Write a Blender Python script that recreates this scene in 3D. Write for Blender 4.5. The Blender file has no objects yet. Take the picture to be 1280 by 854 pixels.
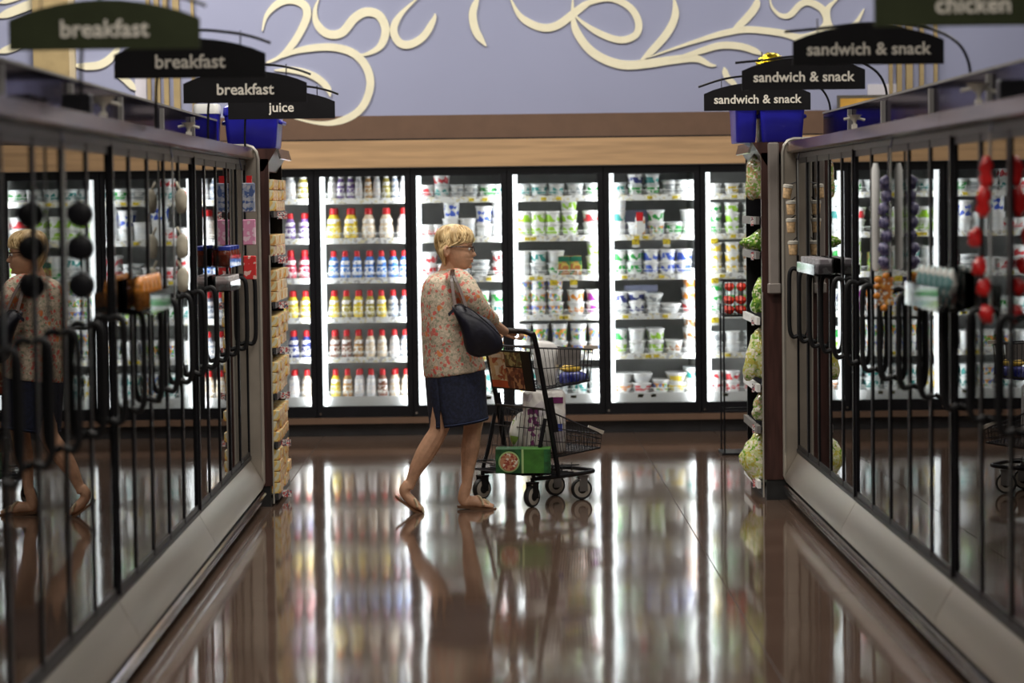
import bpy, bmesh, math, random
from mathutils import Vector, Matrix, noise
random.seed(7)
sc = bpy.context.scene
# ------------------------------------------------------------------ camera
FPX = 3200.0
H = 1.75
cam_d = bpy.data.cameras.new('camera'); cam = bpy.data.objects.new('camera', cam_d)
sc.collection.objects.link(cam); sc.camera = cam
cam_d.sensor_width = 36.0; cam_d.sensor_fit = 'HORIZONTAL'; cam_d.lens = 36.0*FPX/1280.0
YAW = math.atan(19.8/FPX); PITCH = math.atan(177.3/FPX); ROLL = 0.0125
RC = Matrix.Rotation(-YAW, 3, 'Z') @ Matrix.Rotation(math.pi/2-PITCH, 3, 'X') @ Matrix.Rotation(-ROLL, 3, 'Z')
cam.matrix_world = Matrix.Translation((0, 0, H)) @ RC.to_4x4()
cam_d.clip_start = 0.1; cam_d.clip_end = 100
cam_d.dof.use_dof = True; cam_d.dof.focus_distance = 14.4; cam_d.dof.aperture_fstop = 2.0
# ------------------------------------------------------------------ light
world = bpy.data.worlds.new('world'); sc.world = world; world.use_nodes = True
bg = world.node_tree.nodes['Background']
bg.inputs['Color'].default_value = (0.95, 0.86, 0.74, 1); bg.inputs['Strength'].default_value = 0.12
def area(name, loc, size, power, color=(1, .95, .87), rot=(0, 0, 0)):
    l = bpy.data.lights.new(name, 'AREA'); l.shape = 'RECTANGLE'; l.size = size[0]; l.size_y = size[1]
    l.energy = power; l.color = color
    o = bpy.data.objects.new(name, l); sc.collection.objects.link(o); o.location = loc; o.rotation_euler = rot
    return o
for i, (x, y, p) in enumerate([(-2.6, 17.3, 135), (0.3, 17.0, 70), (3.0, 17.3, 60), (0, 13.6, 110), (0, 10.2, 90), (0, 6.6, 65), (-3.6, 12, 65), (3.9, 12, 65), (0, 2.5, 110)]):
    area('ceiling_lamp_light', (x, y, 4.85), (1.5, .5), p)
sc.view_settings.view_transform = 'Standard'; sc.view_settings.look = 'None'
sc.view_settings.gamma = 1.0; sc.view_settings.use_curve_mapping = False
sc.view_settings.exposure = 0.0

def at(px, py, Y):
    v = RC @ Vector(((px-640)/FPX, (427-py)/FPX, -1.0))
    return Vector((0, 0, H)) + v*(Y/v.y)
# ------------------------------------------------------------------ materials
MATS = {}
def mat(name, col, rough=.5, metal=0., emis=0., var=0., scale=8., alpha=None, bump=0., coat=0., spec=.5, col2=None, stretch=(1, 1, 1), coords='Object', detail=3):
    if name in MATS: return MATS[name]
    m = bpy.data.materials.new(name); m.use_nodes = True; n = m.node_tree; b = n.nodes['Principled BSDF']
    b.inputs['Base Color'].default_value = (*col, 1); b.inputs['Roughness'].default_value = rough
    b.inputs['Metallic'].default_value = metal; b.inputs['Coat Weight'].default_value = coat
    b.inputs['Specular IOR Level'].default_value = spec
    if emis: b.inputs['Emission Color'].default_value = (*col, 1); b.inputs['Emission Strength'].default_value = emis
    if alpha is not None: b.inputs['Alpha'].default_value = alpha
    if var or bump or col2:
        tc = n.nodes.new('ShaderNodeTexCoord'); mp = n.nodes.new('ShaderNodeMapping'); mp.inputs['Scale'].default_value = stretch
        nz = n.nodes.new('ShaderNodeTexNoise'); nz.inputs['Scale'].default_value = scale; nz.inputs['Detail'].default_value = detail
        n.links.new(tc.outputs[coords], mp.inputs['Vector']); n.links.new(mp.outputs[0], nz.inputs['Vector'])
        if var or col2:
            r = n.nodes.new('ShaderNodeValToRGB')
            c2 = col2 if col2 else tuple(min(1, c*(1+var)) for c in col)
            c1 = col if col2 else tuple(c*(1-var) for c in col)
            r.color_ramp.elements[0].position = .38; r.color_ramp.elements[1].position = .62
            r.color_ramp.elements[0].color = (*c1, 1); r.color_ramp.elements[1].color = (*c2, 1)
            n.links.new(nz.outputs[0], r.inputs[0]); n.links.new(r.outputs[0], b.inputs['Base Color'])
            if emis: n.links.new(r.outputs[0], b.inputs['Emission Color'])
        if bump:
            bp = n.nodes.new('ShaderNodeBump'); bp.inputs['Strength'].default_value = bump; bp.inputs['Distance'].default_value = .02
            n.links.new(nz.outputs[0], bp.inputs['Height']); n.links.new(bp.outputs[0], b.inputs['Normal'])
    MATS[name] = m; return m

def print_mat(name, base, inks, scale=60., th=.5, rough=.4):
    """printed packaging: small cells of ink over a base colour"""
    if name in MATS: return MATS[name]
    m = bpy.data.materials.new(name); m.use_nodes = True; n = m.node_tree; b = n.nodes['Principled BSDF']
    b.inputs['Roughness'].default_value = rough
    tc = n.nodes.new('ShaderNodeTexCoord'); last = None
    for k, ink in enumerate(inks):
        vo = n.nodes.new('ShaderNodeTexVoronoi'); vo.inputs['Scale'].default_value = scale*(1+.37*k)
        n.links.new(tc.outputs['Object'], vo.inputs['Vector'])
        r = n.nodes.new('ShaderNodeValToRGB'); r.color_ramp.interpolation = 'CONSTANT'
        r.color_ramp.elements[0].color = (1, 1, 1, 1); r.color_ramp.elements[1].position = th*(.75 if k else 1); r.color_ramp.elements[1].color = (0, 0, 0, 1)
        sx = n.nodes.new('ShaderNodeSeparateColor'); n.links.new(vo.outputs['Color'], sx.inputs[0]); n.links.new(sx.outputs[0], r.inputs[0])
        mx = n.nodes.new('ShaderNodeMix'); mx.data_type = 'RGBA'
        n.links.new(r.outputs[0], mx.inputs[0]); mx.inputs[7].default_value = (*ink, 1)
        if last is None: mx.inputs[6].default_value = (*base, 1)
        else: n.links.new(last, mx.inputs[6])
        last = mx.outputs[2]
    n.links.new(last, b.inputs['Base Color']); MATS[name] = m; return m

def glass_mat(name, tint=(.3, .31, .32), ior=1.9, rough=.0, wave=.0, gloss=(.9, .9, .9)):
    m = bpy.data.materials.new(name); m.use_nodes = True; n = m.node_tree; n.nodes.clear()
    o = n.nodes.new('ShaderNodeOutputMaterial'); mx = n.nodes.new('ShaderNodeMixShader')
    tr = n.nodes.new('ShaderNodeBsdfTransparent'); tr.inputs[0].default_value = (*tint, 1)
    gl = n.nodes.new('ShaderNodeBsdfGlossy'); gl.inputs['Roughness'].default_value = rough; gl.inputs[0].default_value = (*gloss, 1)
    fr = n.nodes.new('ShaderNodeFresnel'); fr.inputs[0].default_value = ior
    if wave:
        tc = n.nodes.new('ShaderNodeTexCoord'); nz = n.nodes.new('ShaderNodeTexNoise'); nz.inputs['Scale'].default_value = 1.6; nz.inputs['Detail'].default_value = 1
        bp = n.nodes.new('ShaderNodeBump'); bp.inputs['Strength'].default_value = wave; bp.inputs['Distance'].default_value = .01
        n.links.new(tc.outputs['Object'], nz.inputs['Vector']); n.links.new(nz.outputs[0], bp.inputs['Height']); n.links.new(bp.outputs[0], gl.inputs['Normal'])
    n.links.new(fr.outputs[0], mx.inputs[0]); n.links.new(tr.outputs[0], mx.inputs[1]); n.links.new(gl.outputs[0], mx.inputs[2]); n.links.new(mx.outputs[0], o.inputs[0])
    MATS[name] = m; return m

BLACK = mat('black_painted_metal', (.006, .006, .008), .38, var=.2, spec=.28)
RUBBER = mat('black_rubber', (.015, .015, .015), .6, var=.2)
WHITE = mat('white_plastic', (.82, .82, .8), .35, var=.04)
CHROME = mat('chrome', (.75, .76, .78), .12, 1., var=.1, scale=3)
STEEL = mat('brushed_steel', (.52, .47, .41), .33, .8, var=.12, scale=6, stretch=(1, .05, 1), bump=.03)
STEELE = mat('champagne_steel', (.42, .37, .31), .38, .6, var=.1, scale=4)
DARKWOOD = mat('dark_walnut_laminate', (.055, .022, .018), .35, var=.25, scale=6, stretch=(8, 8, .6))
VINYL = mat('glossy_walnut_vinyl', (.075, .04, .026), .2, var=.4, scale=3, stretch=(4, .5, 6))
LIGHTWOOD = mat('light_oak_laminate', (.46, .29, .15), .5, var=.13, scale=3.5, stretch=(.5, 1, 9))
BROWNPAINT = mat('brown_painted_band', (.135, .075, .045), .6, var=.05)
TANPAINT = mat('tan_slat_paint', (.36, .27, .13), .6, var=.08)
CREAM = mat('cream_mural_paint', (.83, .78, .58), .6, var=.03)
GREYP = mat('grey_plastic', (.2, .19, .18), .45, var=.08)
DARKBASE = mat('dark_grey_base', (.035, .034, .036), .4, var=.15)
GLASS = glass_mat('freezer_door_glass', (.16, .165, .17), 2.7, .0, .04, (1, 1, 1))
CGLASS = glass_mat('clear_cooler_glass', (.97, .98, .98), 1.15, .0)
ACRYL = glass_mat('clear_acrylic', (.8, .8, .8), 1.5, .05)
# ------------------------------------------------------------------ mesh builder
class MB:
    def __init__(s): s.v = []; s.f = []
    def add(s, vs, fs):
        o = len(s.v); s.v += [Vector(v) for v in vs]; s.f += [tuple(i+o for i in f) for f in fs]; return s
    def box(s, a, b, rz=0, bev=0):
        x0, y0, z0 = a; x1, y1, z1 = b
        if bev:
            pts = [(x0+bev, y0), (x1-bev, y0), (x1, y0+bev), (x1, y1-bev), (x1-bev, y1), (x0+bev, y1), (x0, y1-bev), (x0, y0+bev)]
            ins = [((p[0]-(x0+x1)/2)*(1-2*bev/max(x1-x0, 1e-6))+(x0+x1)/2, (p[1]-(y0+y1)/2)*(1-2*bev/max(y1-y0, 1e-6))+(y0+y1)/2) for p in pts]
            rings = [[(x, y, z0) for x, y in ins], [(x, y, z0+bev) for x, y in pts], [(x, y, z1-bev) for x, y in pts], [(x, y, z1) for x, y in ins]]
            return s.loft(rings)
        vs = [(x0, y0, z0), (x1, y0, z0), (x1, y1, z0), (x0, y1, z0), (x0, y0, z1), (x1, y0, z1), (x1, y1, z1), (x0, y1, z1)]
        return s.add(vs, [(0, 3, 2, 1), (4, 5, 6, 7), (0, 1, 5, 4), (1, 2, 6, 5), (2, 3, 7, 6), (3, 0, 4, 7)])
    def obox(s, p, q, w, h, up=(0, 0, 1)):
        """bar of section w x h from p to q"""
        p = Vector(p); q = Vector(q); d = (q-p).normalized(); u = Vector(up); a = d.cross(u)
        if a.length < 1e-4: a = d.cross(Vector((0, 1, 0)))
        a.normalize(); c = a.cross(d)
        vs = [pt + a*(sx*w/2) + c*(sy*h/2) for pt in (p, q) for sx, sy in ((-1, -1), (1, -1), (1, 1), (-1, 1))]
        return s.add(vs, [(3, 2, 1, 0), (4, 5, 6, 7), (0, 1, 5, 4), (1, 2, 6, 5), (2, 3, 7, 6), (3, 0, 4, 7)])
    def loft(s, rings, cap=True, closed=True):
        n = len(rings[0]); vs = [p for r in rings for p in r]; fs = []
        for i in range(len(rings)-1):
            for j in range(n if closed else n-1):
                a = i*n+j; b = i*n+(j+1) % n; fs.append((a, b, b+n, a+n))
        if cap: fs.append(tuple(range(n-1, -1, -1))); fs.append(tuple(range(len(vs)-n, len(vs))))
        return s.add(vs, fs)
    def tube(s, pts, r, n=8, closed=False, cap=True):
        pts = [Vector(p) for p in pts]; m = len(pts); rr = r if isinstance(r, (list, tuple)) else [r]*m
        rings = []; prev = None
        for i, p in enumerate(pts):
            if closed: t = pts[(i+1) % m]-pts[i-1]
            else: t = pts[min(i+1, m-1)]-pts[max(i-1, 0)]
            t.normalize()
            if prev is None:
                a = t.cross(Vector((0, 0, 1)))
                if a.length < .1: a = t.cross(Vector((0, 1, 0)))
            else: a = prev - t*prev.dot(t)
            a.normalize(); prev = a; b = t.cross(a)
            rings.append([p+(a*math.cos(2*math.pi*k/n)+b*math.sin(2*math.pi*k/n))*rr[i] for k in range(n)])
        if closed:
            o = rings+[rings[0]]; return s.loft(o, cap=False)
        return s.loft(rings, cap=cap)
    def lathe(s, prof, n=16, c=(0, 0, 0), axis='Z'):
        rings = []
        for r, z in prof:
            ring = []
            for k in range(n):
                a = 2*math.pi*k/n; x, y = r*math.cos(a), r*math.sin(a)
                ring.append((c[0]+x, c[1]+y, c[2]+z) if axis == 'Z' else ((c[0]+x, c[1]+z, c[2]+y) if axis == 'Y' else (c[0]+z, c[1]+x, c[2]+y)))
            rings.append(ring)
        return s.loft(rings)
    def ell(s, c, r, n=14, m=9, rot=None):
        c = Vector(c); rings = []
        for i in range(1, m):
            t = math.pi*i/m; ring = []
            for k in range(n):
                a = 2*math.pi*k/n; v = Vector((r[0]*math.sin(t)*math.cos(a), r[1]*math.sin(t)*math.sin(a), -r[2]*math.cos(t)))
                if rot: v = rot @ v
                ring.append(c+v)
            rings.append(ring)
        return s.loft(rings)
    def prism(s, outline, vec):
        """closed outline (3D points) extruded by vec"""
        vec = Vector(vec); a = [Vector(p) for p in outline]; return s.loft([a, [p+vec for p in a]])
    def pillow(s, outline, vec, k=(0., .35, .62, .82, .94, 1.), push=None):
        """outline inflated both ways along vec"""
        a = [Vector(p) for p in outline]; c = sum(a, Vector())/len(a); vec = Vector(vec); rings = []
        for sg, ks in ((-1, k[1:]), (1, k[-2:0:-1])):
            for q in ks: rings.append([c+(p-c)*q + vec*sg*math.sqrt(max(0, 1-q*q)) for p in a])
        return s.loft(rings)
    def xf(s, M):
        s.v = [M @ v for v in s.v]; return s
    def jitter(s, amp, freq=8.):
        for v in s.v:
            d = noise.noise_vector(v*freq); v += d*amp
        return s
    def build(s, name, m, parent=None, smooth=False, off=None):
        me = bpy.data.meshes.new(name); o = Vector((0, 0, 0)) if off is None else Vector(off)
        me.from_pydata([v-o for v in s.v], [], s.f); me.materials.append(m)
        bm = bmesh.new(); bm.from_mesh(me); bmesh.ops.recalc_face_normals(bm, faces=bm.faces); bm.to_mesh(me); bm.free()
        if smooth:
            for p in me.polygons: p.use_smooth = True
            if smooth != 'all': me.set_sharp_from_angle(angle=math.radians(40))
        ob = bpy.data.objects.new(name, me); sc.collection.objects.link(ob); ob.parent = parent
        return ob
def tag(o, label=None, cat=None, group=None, kind=None):
    if label: o['label'] = label
    if cat: o['category'] = cat
    if group: o['group'] = group
    if kind: o['kind'] = kind
    return o
def empty(name, loc=(0, 0, 0), label=None, cat=None, group=None, kind=None, rz=0):
    o = bpy.data.objects.new(name, None); sc.collection.objects.link(o); o.location = loc; o.rotation_euler.z = rz; o.empty_display_size = .1
    return tag(o, label, cat, group, kind)
KIDS = {}
def kids(o): return list(o.children)
def copy_tree(o, parent=None):
    c = o.copy(); sc.collection.objects.link(c); c.parent = parent
    for ch in kids(o): copy_tree(ch, c)
    return c
def cr(pts, n=6, closed=False):
    """catmull-rom through tuples of any length"""
    P = [tuple(p) for p in pts]; out = []; m = len(P)
    for i in range(m if closed else m-1):
        p0 = P[i-1] if (i > 0 or closed) else P[0]; p1 = P[i]; p2 = P[(i+1) % m]; p3 = P[(i+2) % m] if (i+2 < m or closed) else P[-1]
        for k in range(n):
            t = k/n; out.append(tuple(.5*((2*b)+(-a+c)*t+(2*a-5*b+4*c-d)*t*t+(-a+3*b-3*c+d)*t**3) for a, b, c, d in zip(p0, p1, p2, p3)))
    if not closed: out.append(P[-1])
    return out
def text_mesh(txt, size, bold=.0, extrude=.001, track=1.0):
    cu = bpy.data.curves.new('t', 'FONT'); cu.body = txt; cu.size = size; cu.offset = bold; cu.extrude = extrude
    cu.align_x = 'CENTER'; cu.space_character = track; cu.resolution_u = 3
    ob = bpy.data.objects.new('t', cu); sc.collection.objects.link(ob)
    me = bpy.data.meshes.new_from_object(ob.evaluated_get(bpy.context.evaluated_depsgraph_get()))
    mb = MB(); mb.add([v.co.copy() for v in me.vertices], [tuple(p.vertices) for p in me.polygons])
    bpy.data.objects.remove(ob); bpy.data.curves.remove(cu); bpy.data.meshes.remove(me)
    return mb
ORD = ['first', 'second', 'third', 'fourth', 'fifth', 'sixth', 'seventh', 'eighth', 'ninth', 'tenth', 'eleventh', 'twelfth']

# ================================================================== SETTING
YW = 19.1
FLOOR = mat('floor_x', (1, 1, 1))
def floor_mat():
    m = bpy.data.materials.new('polished_brown_concrete'); m.use_nodes = True; n = m.node_tree; b = n.nodes['Principled BSDF']
    tc = n.nodes.new('ShaderNodeTexCoord'); nz = n.nodes.new('ShaderNodeTexNoise'); nz.inputs['Scale'].default_value = 1.3; nz.inputs['Detail'].default_value = 6
    r = n.nodes.new('ShaderNodeValToRGB'); r.color_ramp.elements[0].position = .3; r.color_ramp.elements[1].position = .75
    r.color_ramp.elements[0].color = (.08, .05, .036, 1); r.color_ramp.elements[1].color = (.125, .082, .06, 1)
    n.links.new(tc.outputs['Object'], nz.inputs['Vector']); n.links.new(nz.outputs[0], r.inputs[0]); n.links.new(r.outputs[0], b.inputs['Base Color'])
    b.inputs['Roughness'].default_value = .1; b.inputs['Specular IOR Level'].default_value = .5; b.inputs['IOR'].default_value = 1.5
    mp = n.nodes.new('ShaderNodeMapping'); mp.inputs['Scale'].default_value = (2.2, .9, 1)
    n2 = n.nodes.new('ShaderNodeTexNoise'); n2.inputs['Scale'].default_value = 1.0; n2.inputs['Detail'].default_value = 2
    bp = n.nodes.new('ShaderNodeBump'); bp.inputs['Strength'].default_value = .09; bp.inputs['Distance'].default_value = .02
    n.links.new(tc.outputs['Object'], mp.inputs[0]); n.links.new(mp.outputs[0], n2.inputs['Vector']); n.links.new(n2.outputs[0], bp.inputs['Height']); n.links.new(bp.outputs[0], b.inputs['Normal'])
    n3 = n.nodes.new('ShaderNodeTexNoise'); n3.inputs['Scale'].default_value = 3; n3.inputs['Detail'].default_value = 5
    mr = n.nodes.new('ShaderNodeMapRange'); mr.inputs[3].default_value = .045; mr.inputs[4].default_value = .1
    n.links.new(tc.outputs['Object'], n3.inputs['Vector']); n.links.new(n3.outputs[0], mr.inputs[0]); n.links.new(mr.outputs[0], b.inputs['Roughness'])
    return m
FLM = floor_mat()
fl = MB().box((-9, -6, -.1), (9, 20.2, -.004)).build('floor', mat('joint_filler', (.03, .018, .012), .6, var=.2)); tag(fl, kind='structure')
xb = [-9, -5.2, -1.3, 1.02, 1.62, 5.2, 9]; yb = [-6, -1.6, 2.8, 7.2, 11.2, 14.6, 17.4, 20.2]
for i in range(len(xb)-1):
    for j in range(len(yb)-1):
        MB().box((xb[i]+.0025, yb[j]+.0025, -.01), (xb[i+1]-.0025, yb[j+1]-.0025, 0)).build('floor_slab', FLM, fl)
# back wall
WALLM = mat('lavender_blue_wall_paint', (.31, .33, .475), .7, var=.03, scale=.6)
wb = MB().box((-9, YW, 2.0), (9, YW+.15, 5.2)).box((-9, 20.05, 0), (9, 20.2, 2.0)).build('wall_back', WALLM); tag(wb, kind='structure')
t = MB().box((-9, YW-.012, 2.21), (9, YW, 2.385)).build('trim_1', BROWNPAINT); tag(t, kind='structure')
t = MB().box((-9, YW-.09, 2.0), (9, YW, 2.20)).build('trim_2', LIGHTWOOD); tag(t, kind='structure')
t = MB().box((-9, YW-.06, 2.20), (9, YW, 2.212)).build('trim_3', BLACK); tag(t, kind='structure')  # black strip standing in for the shadow line above the wood band
cl = MB().box((-9, -6, 5.2), (9, 20.2, 5.35)).build('ceiling', mat('ceiling_paint', (.5, .49, .47), .8, var=.05)); tag(cl, kind='structure')
for x in (-9.1, 9):
    w = MB().box((x, -6, 0), (x+.1, 20.2, 5.2)).build('wall_left' if x < 0 else 'wall_right', WALLM); tag(w, kind='structure')
# ceiling lamps that carry the area lights
for i, (x, y) in enumerate([(-2.6, 17.3), (0.3, 17.0), (3.0, 17.3), (0, 13.6), (0, 10.2), (0, 6.6), (-3.6, 12), (3.9, 12), (0, 2.5)]):
    e = empty('ceiling_lamp', (x, y, 4.87), 'long white ceiling lamp hanging above the %s spot along the aisles' % ORD[i], 'lamp', 'ceiling lamps')
    MB().box((-.8, -.3, .02), (.8, .3, .12)).build('housing', WHITE, e); MB().tube([(-.5, 0, .12), (-.5, 0, .33)], .008).tube([(.5, 0, .12), (.5, 0, .33)], .008).build('rod', BLACK, e)
# mural scrolls
def stroke(pts, w, name='painted_scroll', tip0=True, tip1=True):
    P = cr([(p[0], p[1]) for p in pts], 7); W = [at(x, y, YW) for x, y in P]; n = len(W)
    L = []; R = []
    for i, p in enumerate(W):
        t = W[min(i+1, n-1)]-W[max(i-1, 0)]; t.normalize(); nn = Vector((-t.z, 0, t.x)); u = i/(n-1)
        k = min(1, (.18+u*4.) if tip0 else 1, (.18+(1-u)*4.) if tip1 else 1)*(.75+.35*math.sin(u*math.pi))
        L.append(p+nn*w*k/2); R.append(p-nn*w*k/2)
    mb = MB(); off = .014+random.random()*.003
    fr = [v+Vector((0, -off, 0)) for v in L+R]; bk = [v.copy() for v in L+R]
    fs = []
    for i in range(n-1): fs += [(i, i+1, n+i+1, n+i), (2*n+i, 2*n+n+i, 2*n+n+i+1, 2*n+i+1), (i, 2*n+i, 2*n+i+1, i+1), (n+i, n+i+1, 3*n+i+1, 3*n+i)]
    fs += [(0, n, 3*n, 2*n), (n-1, 3*n-1, 4*n-1, 2*n-1)]
    mb.add(fr+bk, fs)
    return mb.build(name, CREAM, wb)
S = [([(328,39),(333,20),(347,5),(364,0),(380,6),(384,18),(378,35),(366,55),(351,70),(333,80)],9),
([(331,79),(351,71),(374,63),(402,59),(425,60.5),(444,68),(458,84),(463,105),(456,129),(441,144.5),(417,153.5),(394,153.5),(368,148)],9),
([(343,88),(370,88),(394,96),(409,109),(413,121)],8),
([(399,-2),(394,12),(396,29),(409,42),(427,41),(443,23),(458,15),(474,19.5),(482,37),(476,57),(460,67),(444,69.5)],10),
([(524,-4),(501,18),(492,37),(499,53),(513,55.5),(530,45),(542,25),(544,17)],9),
([(599,-6),(591,16),(595,39),(608,58)],9),
([(637,-4),(651,21),(675,34),(696,32),(718,16),(735,4),(757,-3)],9),
([(716,14),(734,5),(762,-2),(787,9),(798,28),(794,44),(775,50),(750,42),(728,28),(716,16)],8),
([(716,-4),(716,19),(720,38),(734,59),(753,73),(778,81),(806,80),(841,75),(869,73),(887,81),(895,82)],10),
([(842,-4),(844,19),(834,41),(816,62),(800,76)],9),
([(810,72),(841,61),(875,50),(903,42),(934,37),(975,41),(1000,47),(1022,41),(1033,28),(1028,12),(1012,3),(1000,6),(987,19),(975,19),(965,9),(962,-3)],8),
([(912,42),(931,25),(944,9),(947,-3)],9),
([(837,75),(875,64),(900,57),(925,58),(944,64),(953,69)],8),
([(1049,-3),(1034,12),(1037,34),(1050,42),(1066,34),(1080,11)],8),
([(987,42),(1000,53),(1010,68)],7), ([(905,84),(909,97),(922,108)],7),
([(-4,22),(18,14),(41,5),(62,-4)],11), ([(-4,66),(15,60),(26,53),(40,36)],9), ([(90,81),(110,83),(128,80),(143,68),(150,52)],9), ([(145,90),(158,100),(170,113)],8),
([(0,4),(20,-2),(36,-8)],6)]
for p, w in S: stroke(p, w/167.)
# wall slats and column, board frame on the right
def wallrect(name, x0, x1, y0, y1, m, d=.03, lab=None, struct=True):
    a = at(x0, 60, YW); b = at(x1, 60, YW); a.z = at(x0, y1, YW).z; b.z = at(x1, y0, YW).z
    o = MB().box((a.x, YW-d, a.z), (b.x, YW, b.z)).build(name, m)
    tag(o, kind='structure'); return o
tn = [4]
def trim(x0, x1, y0, y1, m, d=.03):
    o = wallrect('trim_%d' % tn[0], x0, x1, y0, y1, m, d); tn[0] += 1; return o
WPANEL = mat('pale_wall_panel', (.62, .6, .66), .6, var=.03)
trim(44, 88, -90, 150, TANPAINT, .09); trim(88, 95, -90, 150, mat('pale_tan_paint', (.5, .42, .28), .6, var=.05), .07)
trim(168, 182, 60, 150, WPANEL, .01)
for a, b in ((184,188.5),(194,200),(205,211),(217,225),(240,243.5)): trim(a, b, -90, 152, TANPAINT, .05)
for a, b in ((1110.5,1114.5),(1120,1126),(1131.5,1139.5),(1148.5,1153.5),(1166.5,1170.5)): trim(a, b, -90, 130, TANPAINT, .05)
trim(1084, 1122, 105, 124, WPANEL, .02)
fr = at(1045, 150, YW); f2 = at(1110, 119, YW)
e = empty('framed_board', (fr.x, YW-.02, fr.z), 'amber board in a dark frame fixed to wall above right freezer row', 'board')
MB().box((fr.x, YW-.09, fr.z), (f2.x, YW-.051, f2.z)).build('frame', mat('grey_brown_frame', (.1, .09, .07), .5, var=.1), e, off=e.location)
MB().box((fr.x+.02, YW-.095, fr.z), (f2.x-.02, YW-.085, f2.z-.025)).build('panel', mat('amber_panel', (.6, .33, .05), .5, var=.15, scale=5), e, off=e.location)

# ================================================================== BACK COOLERS
CF = YW-.02                      # door face
LINER = mat('grey_cooler_liner', (.62, .62, .60), .5, var=.12, scale=5)
SHELFM = mat('white_enamel_shelf', (.78, .79, .78), .4, var=.02)
TUBE = mat('cooler_lamp', (.93, .98, 1.0), .4, emis=2.6)
STRIPM = print_mat('shelf_ticket_print', (.85, .86, .85), [(.5, .5, .5), (.75, .7, .5)], 45, .25)
YEL = print_mat('yellow_ticket', (.85, .68, .06), [(.5, .35, .02)], 90, .3)
PITCHW = .7185
def gx(i): return at(402+120.2*(i-1), 360, CF).x          # left edge of the glass of door i
SZ = [1.775, 1.478, 1.182, .886, .588, .292]
bays = []
for i in range(6):
    x0 = gx(i); x1 = x0+.628; xa = x0-.0445; xb_ = x1+.0445; cx = (x0+x1)/2
    e = empty('display_cooler', (cx, CF, 0), 'black framed upright glass door cooler, %s from left in the row at the back wall' % ORD[i], 'cooler', 'glass door coolers along the back wall')
    m = MB().box((xa, CF, 0.10), (xb_, CF+.9, .14)).box((xa, CF, 1.955), (xb_, CF+.9, 1.995)).box((xa, CF+.86, .14), (xb_, CF+.9, 1.955))
    m.box((xa, CF+.02, .14), (xa+.02, CF+.86, 1.955)).box((xb_-.02, CF+.02, .14), (xb_, CF+.86, 1.955)); m.build('cabinet', BLACK, e, off=e.location)
    MB().box((xa, CF-.05, .095), (xb_, CF, .14)).build('lower_trim', BROWNPAINT, e, off=e.location)
    MB().box((xa, CF+.03, 0), (xb_, CF+.85, .1)).build('kick_plate', DARKBASE, e, off=e.location)
    d = MB().box((xa+.004, CF-.035, .145), (x0, CF, 1.985)).box((x1, CF-.035, .145), (xb_-.004, CF, 1.985)).box((x0, CF-.035, 1.935), (x1, CF, 1.985)).box((x0, CF-.035, .145), (x1, CF, .225)).build('door', BLACK, e, off=e.location)
    MB().box((x0, CF-.016, .225), (x1, CF-.008, 1.935)).build('glass_pane', CGLASS, d, off=e.location)
    MB().lathe([(.001, -.04), (.009, -.04), (.009, -.034)], 10, (x0-.02, CF, .17), 'Y').build('bolt', CHROME, d, off=e.location)
    MB().box((xa+.02, CF+.845, .14), (xb_-.02, CF+.858, 1.955)).box((xa+.02, CF+.05, .141), (xb_-.02, CF+.845, .2)).box((xa+.022, CF+.02, 1.945), (xb_-.022, CF+.845, 1.954)).box((xa+.021, CF+.06, .2), (xa+.03, CF+.845, 1.945)).box((xb_-.03, CF+.06, .2), (xb_-.021, CF+.845, 1.945)).build('liner', LINER, e, off=e.location)
    MB().box((x0-.004, CF+.006, .235), (x0+.034, CF+.03, 1.95)).build('lamp_tube', TUBE, e, off=e.location)
    for xx, sg in ((x0+.015, 1), (x1-.0, -1)):
        area('cooler_light', (xx, CF+.03, 1.08), (.05, 1.7), 4.6 if sg > 0 else 4.0, (.95, .98, 1), (math.pi/2, 0, -sg*.9))
    for j, z in enumerate(SZ):
        zf = z
        s = MB().box((xa+.022, CF+.07, z-.012), (xb_-.022, CF+.55, z)).build('shelf', SHELFM, e, off=e.location)
        if j < 5: MB().box((xa+.022, CF+.055, z-.042), (xb_-.022, CF+.07, z+.002)).build('ticket_rail', STRIPM, s, off=e.location)
        else: MB().box((xa+.022, CF+.045, z-.07), (xb_-.022, CF+.07, z+.002)).build('ticket_rail', SHELFM, s, off=e.location)
        w = MB().tube([(x0, CF+.058, z+.035), (xb_-.022, CF+.058, z+.035)], .003, 5).tube([(x0, CF+.058, z+.018), (xb_-.022, CF+.058, z+.018)], .0015, 4)
        for k in range(5): w.tube([(x0+.03+k*.15, CF+.058, z), (x0+.03+k*.15, CF+.058, z+.035)], .0025, 4)
        w.build('wire_fence', SHELFM, s, off=e.location)
        rr = random.Random(i*10+j)
        if i >= 2:
            for k in range(2):
                tx = x0+.08+rr.random()*.45
                MB().box((tx, CF+.045, z-.032), (tx+.04, CF+.054, z-.01)).build('ticket', YEL, s, off=e.location)
        if (i, j) in ((3, 2), (4, 1), (5, 1), (5, 2), (5, 3)):
            for tx in ((.27, .42) if i == 3 else (.17, .4)) if i < 5 else (.04,):
                MB().box((x0+tx, CF+.036, z-.075), (x0+tx+.055, CF+.044, z-.035)).build('hanging_ticket', YEL, s, off=e.location)
                MB().box((x0+tx, CF+.036, z-.095), (x0+tx+.055, CF+.044, z-.0751)).build('ticket_holder', WHITE, s, off=e.location)
    if i >= 3:    # empty carton lining seen at the back of the shelves
        for j in (1, 3, 4):
            if (i+j) % 2: continue
    bays.append((x0, x1, e))
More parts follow.
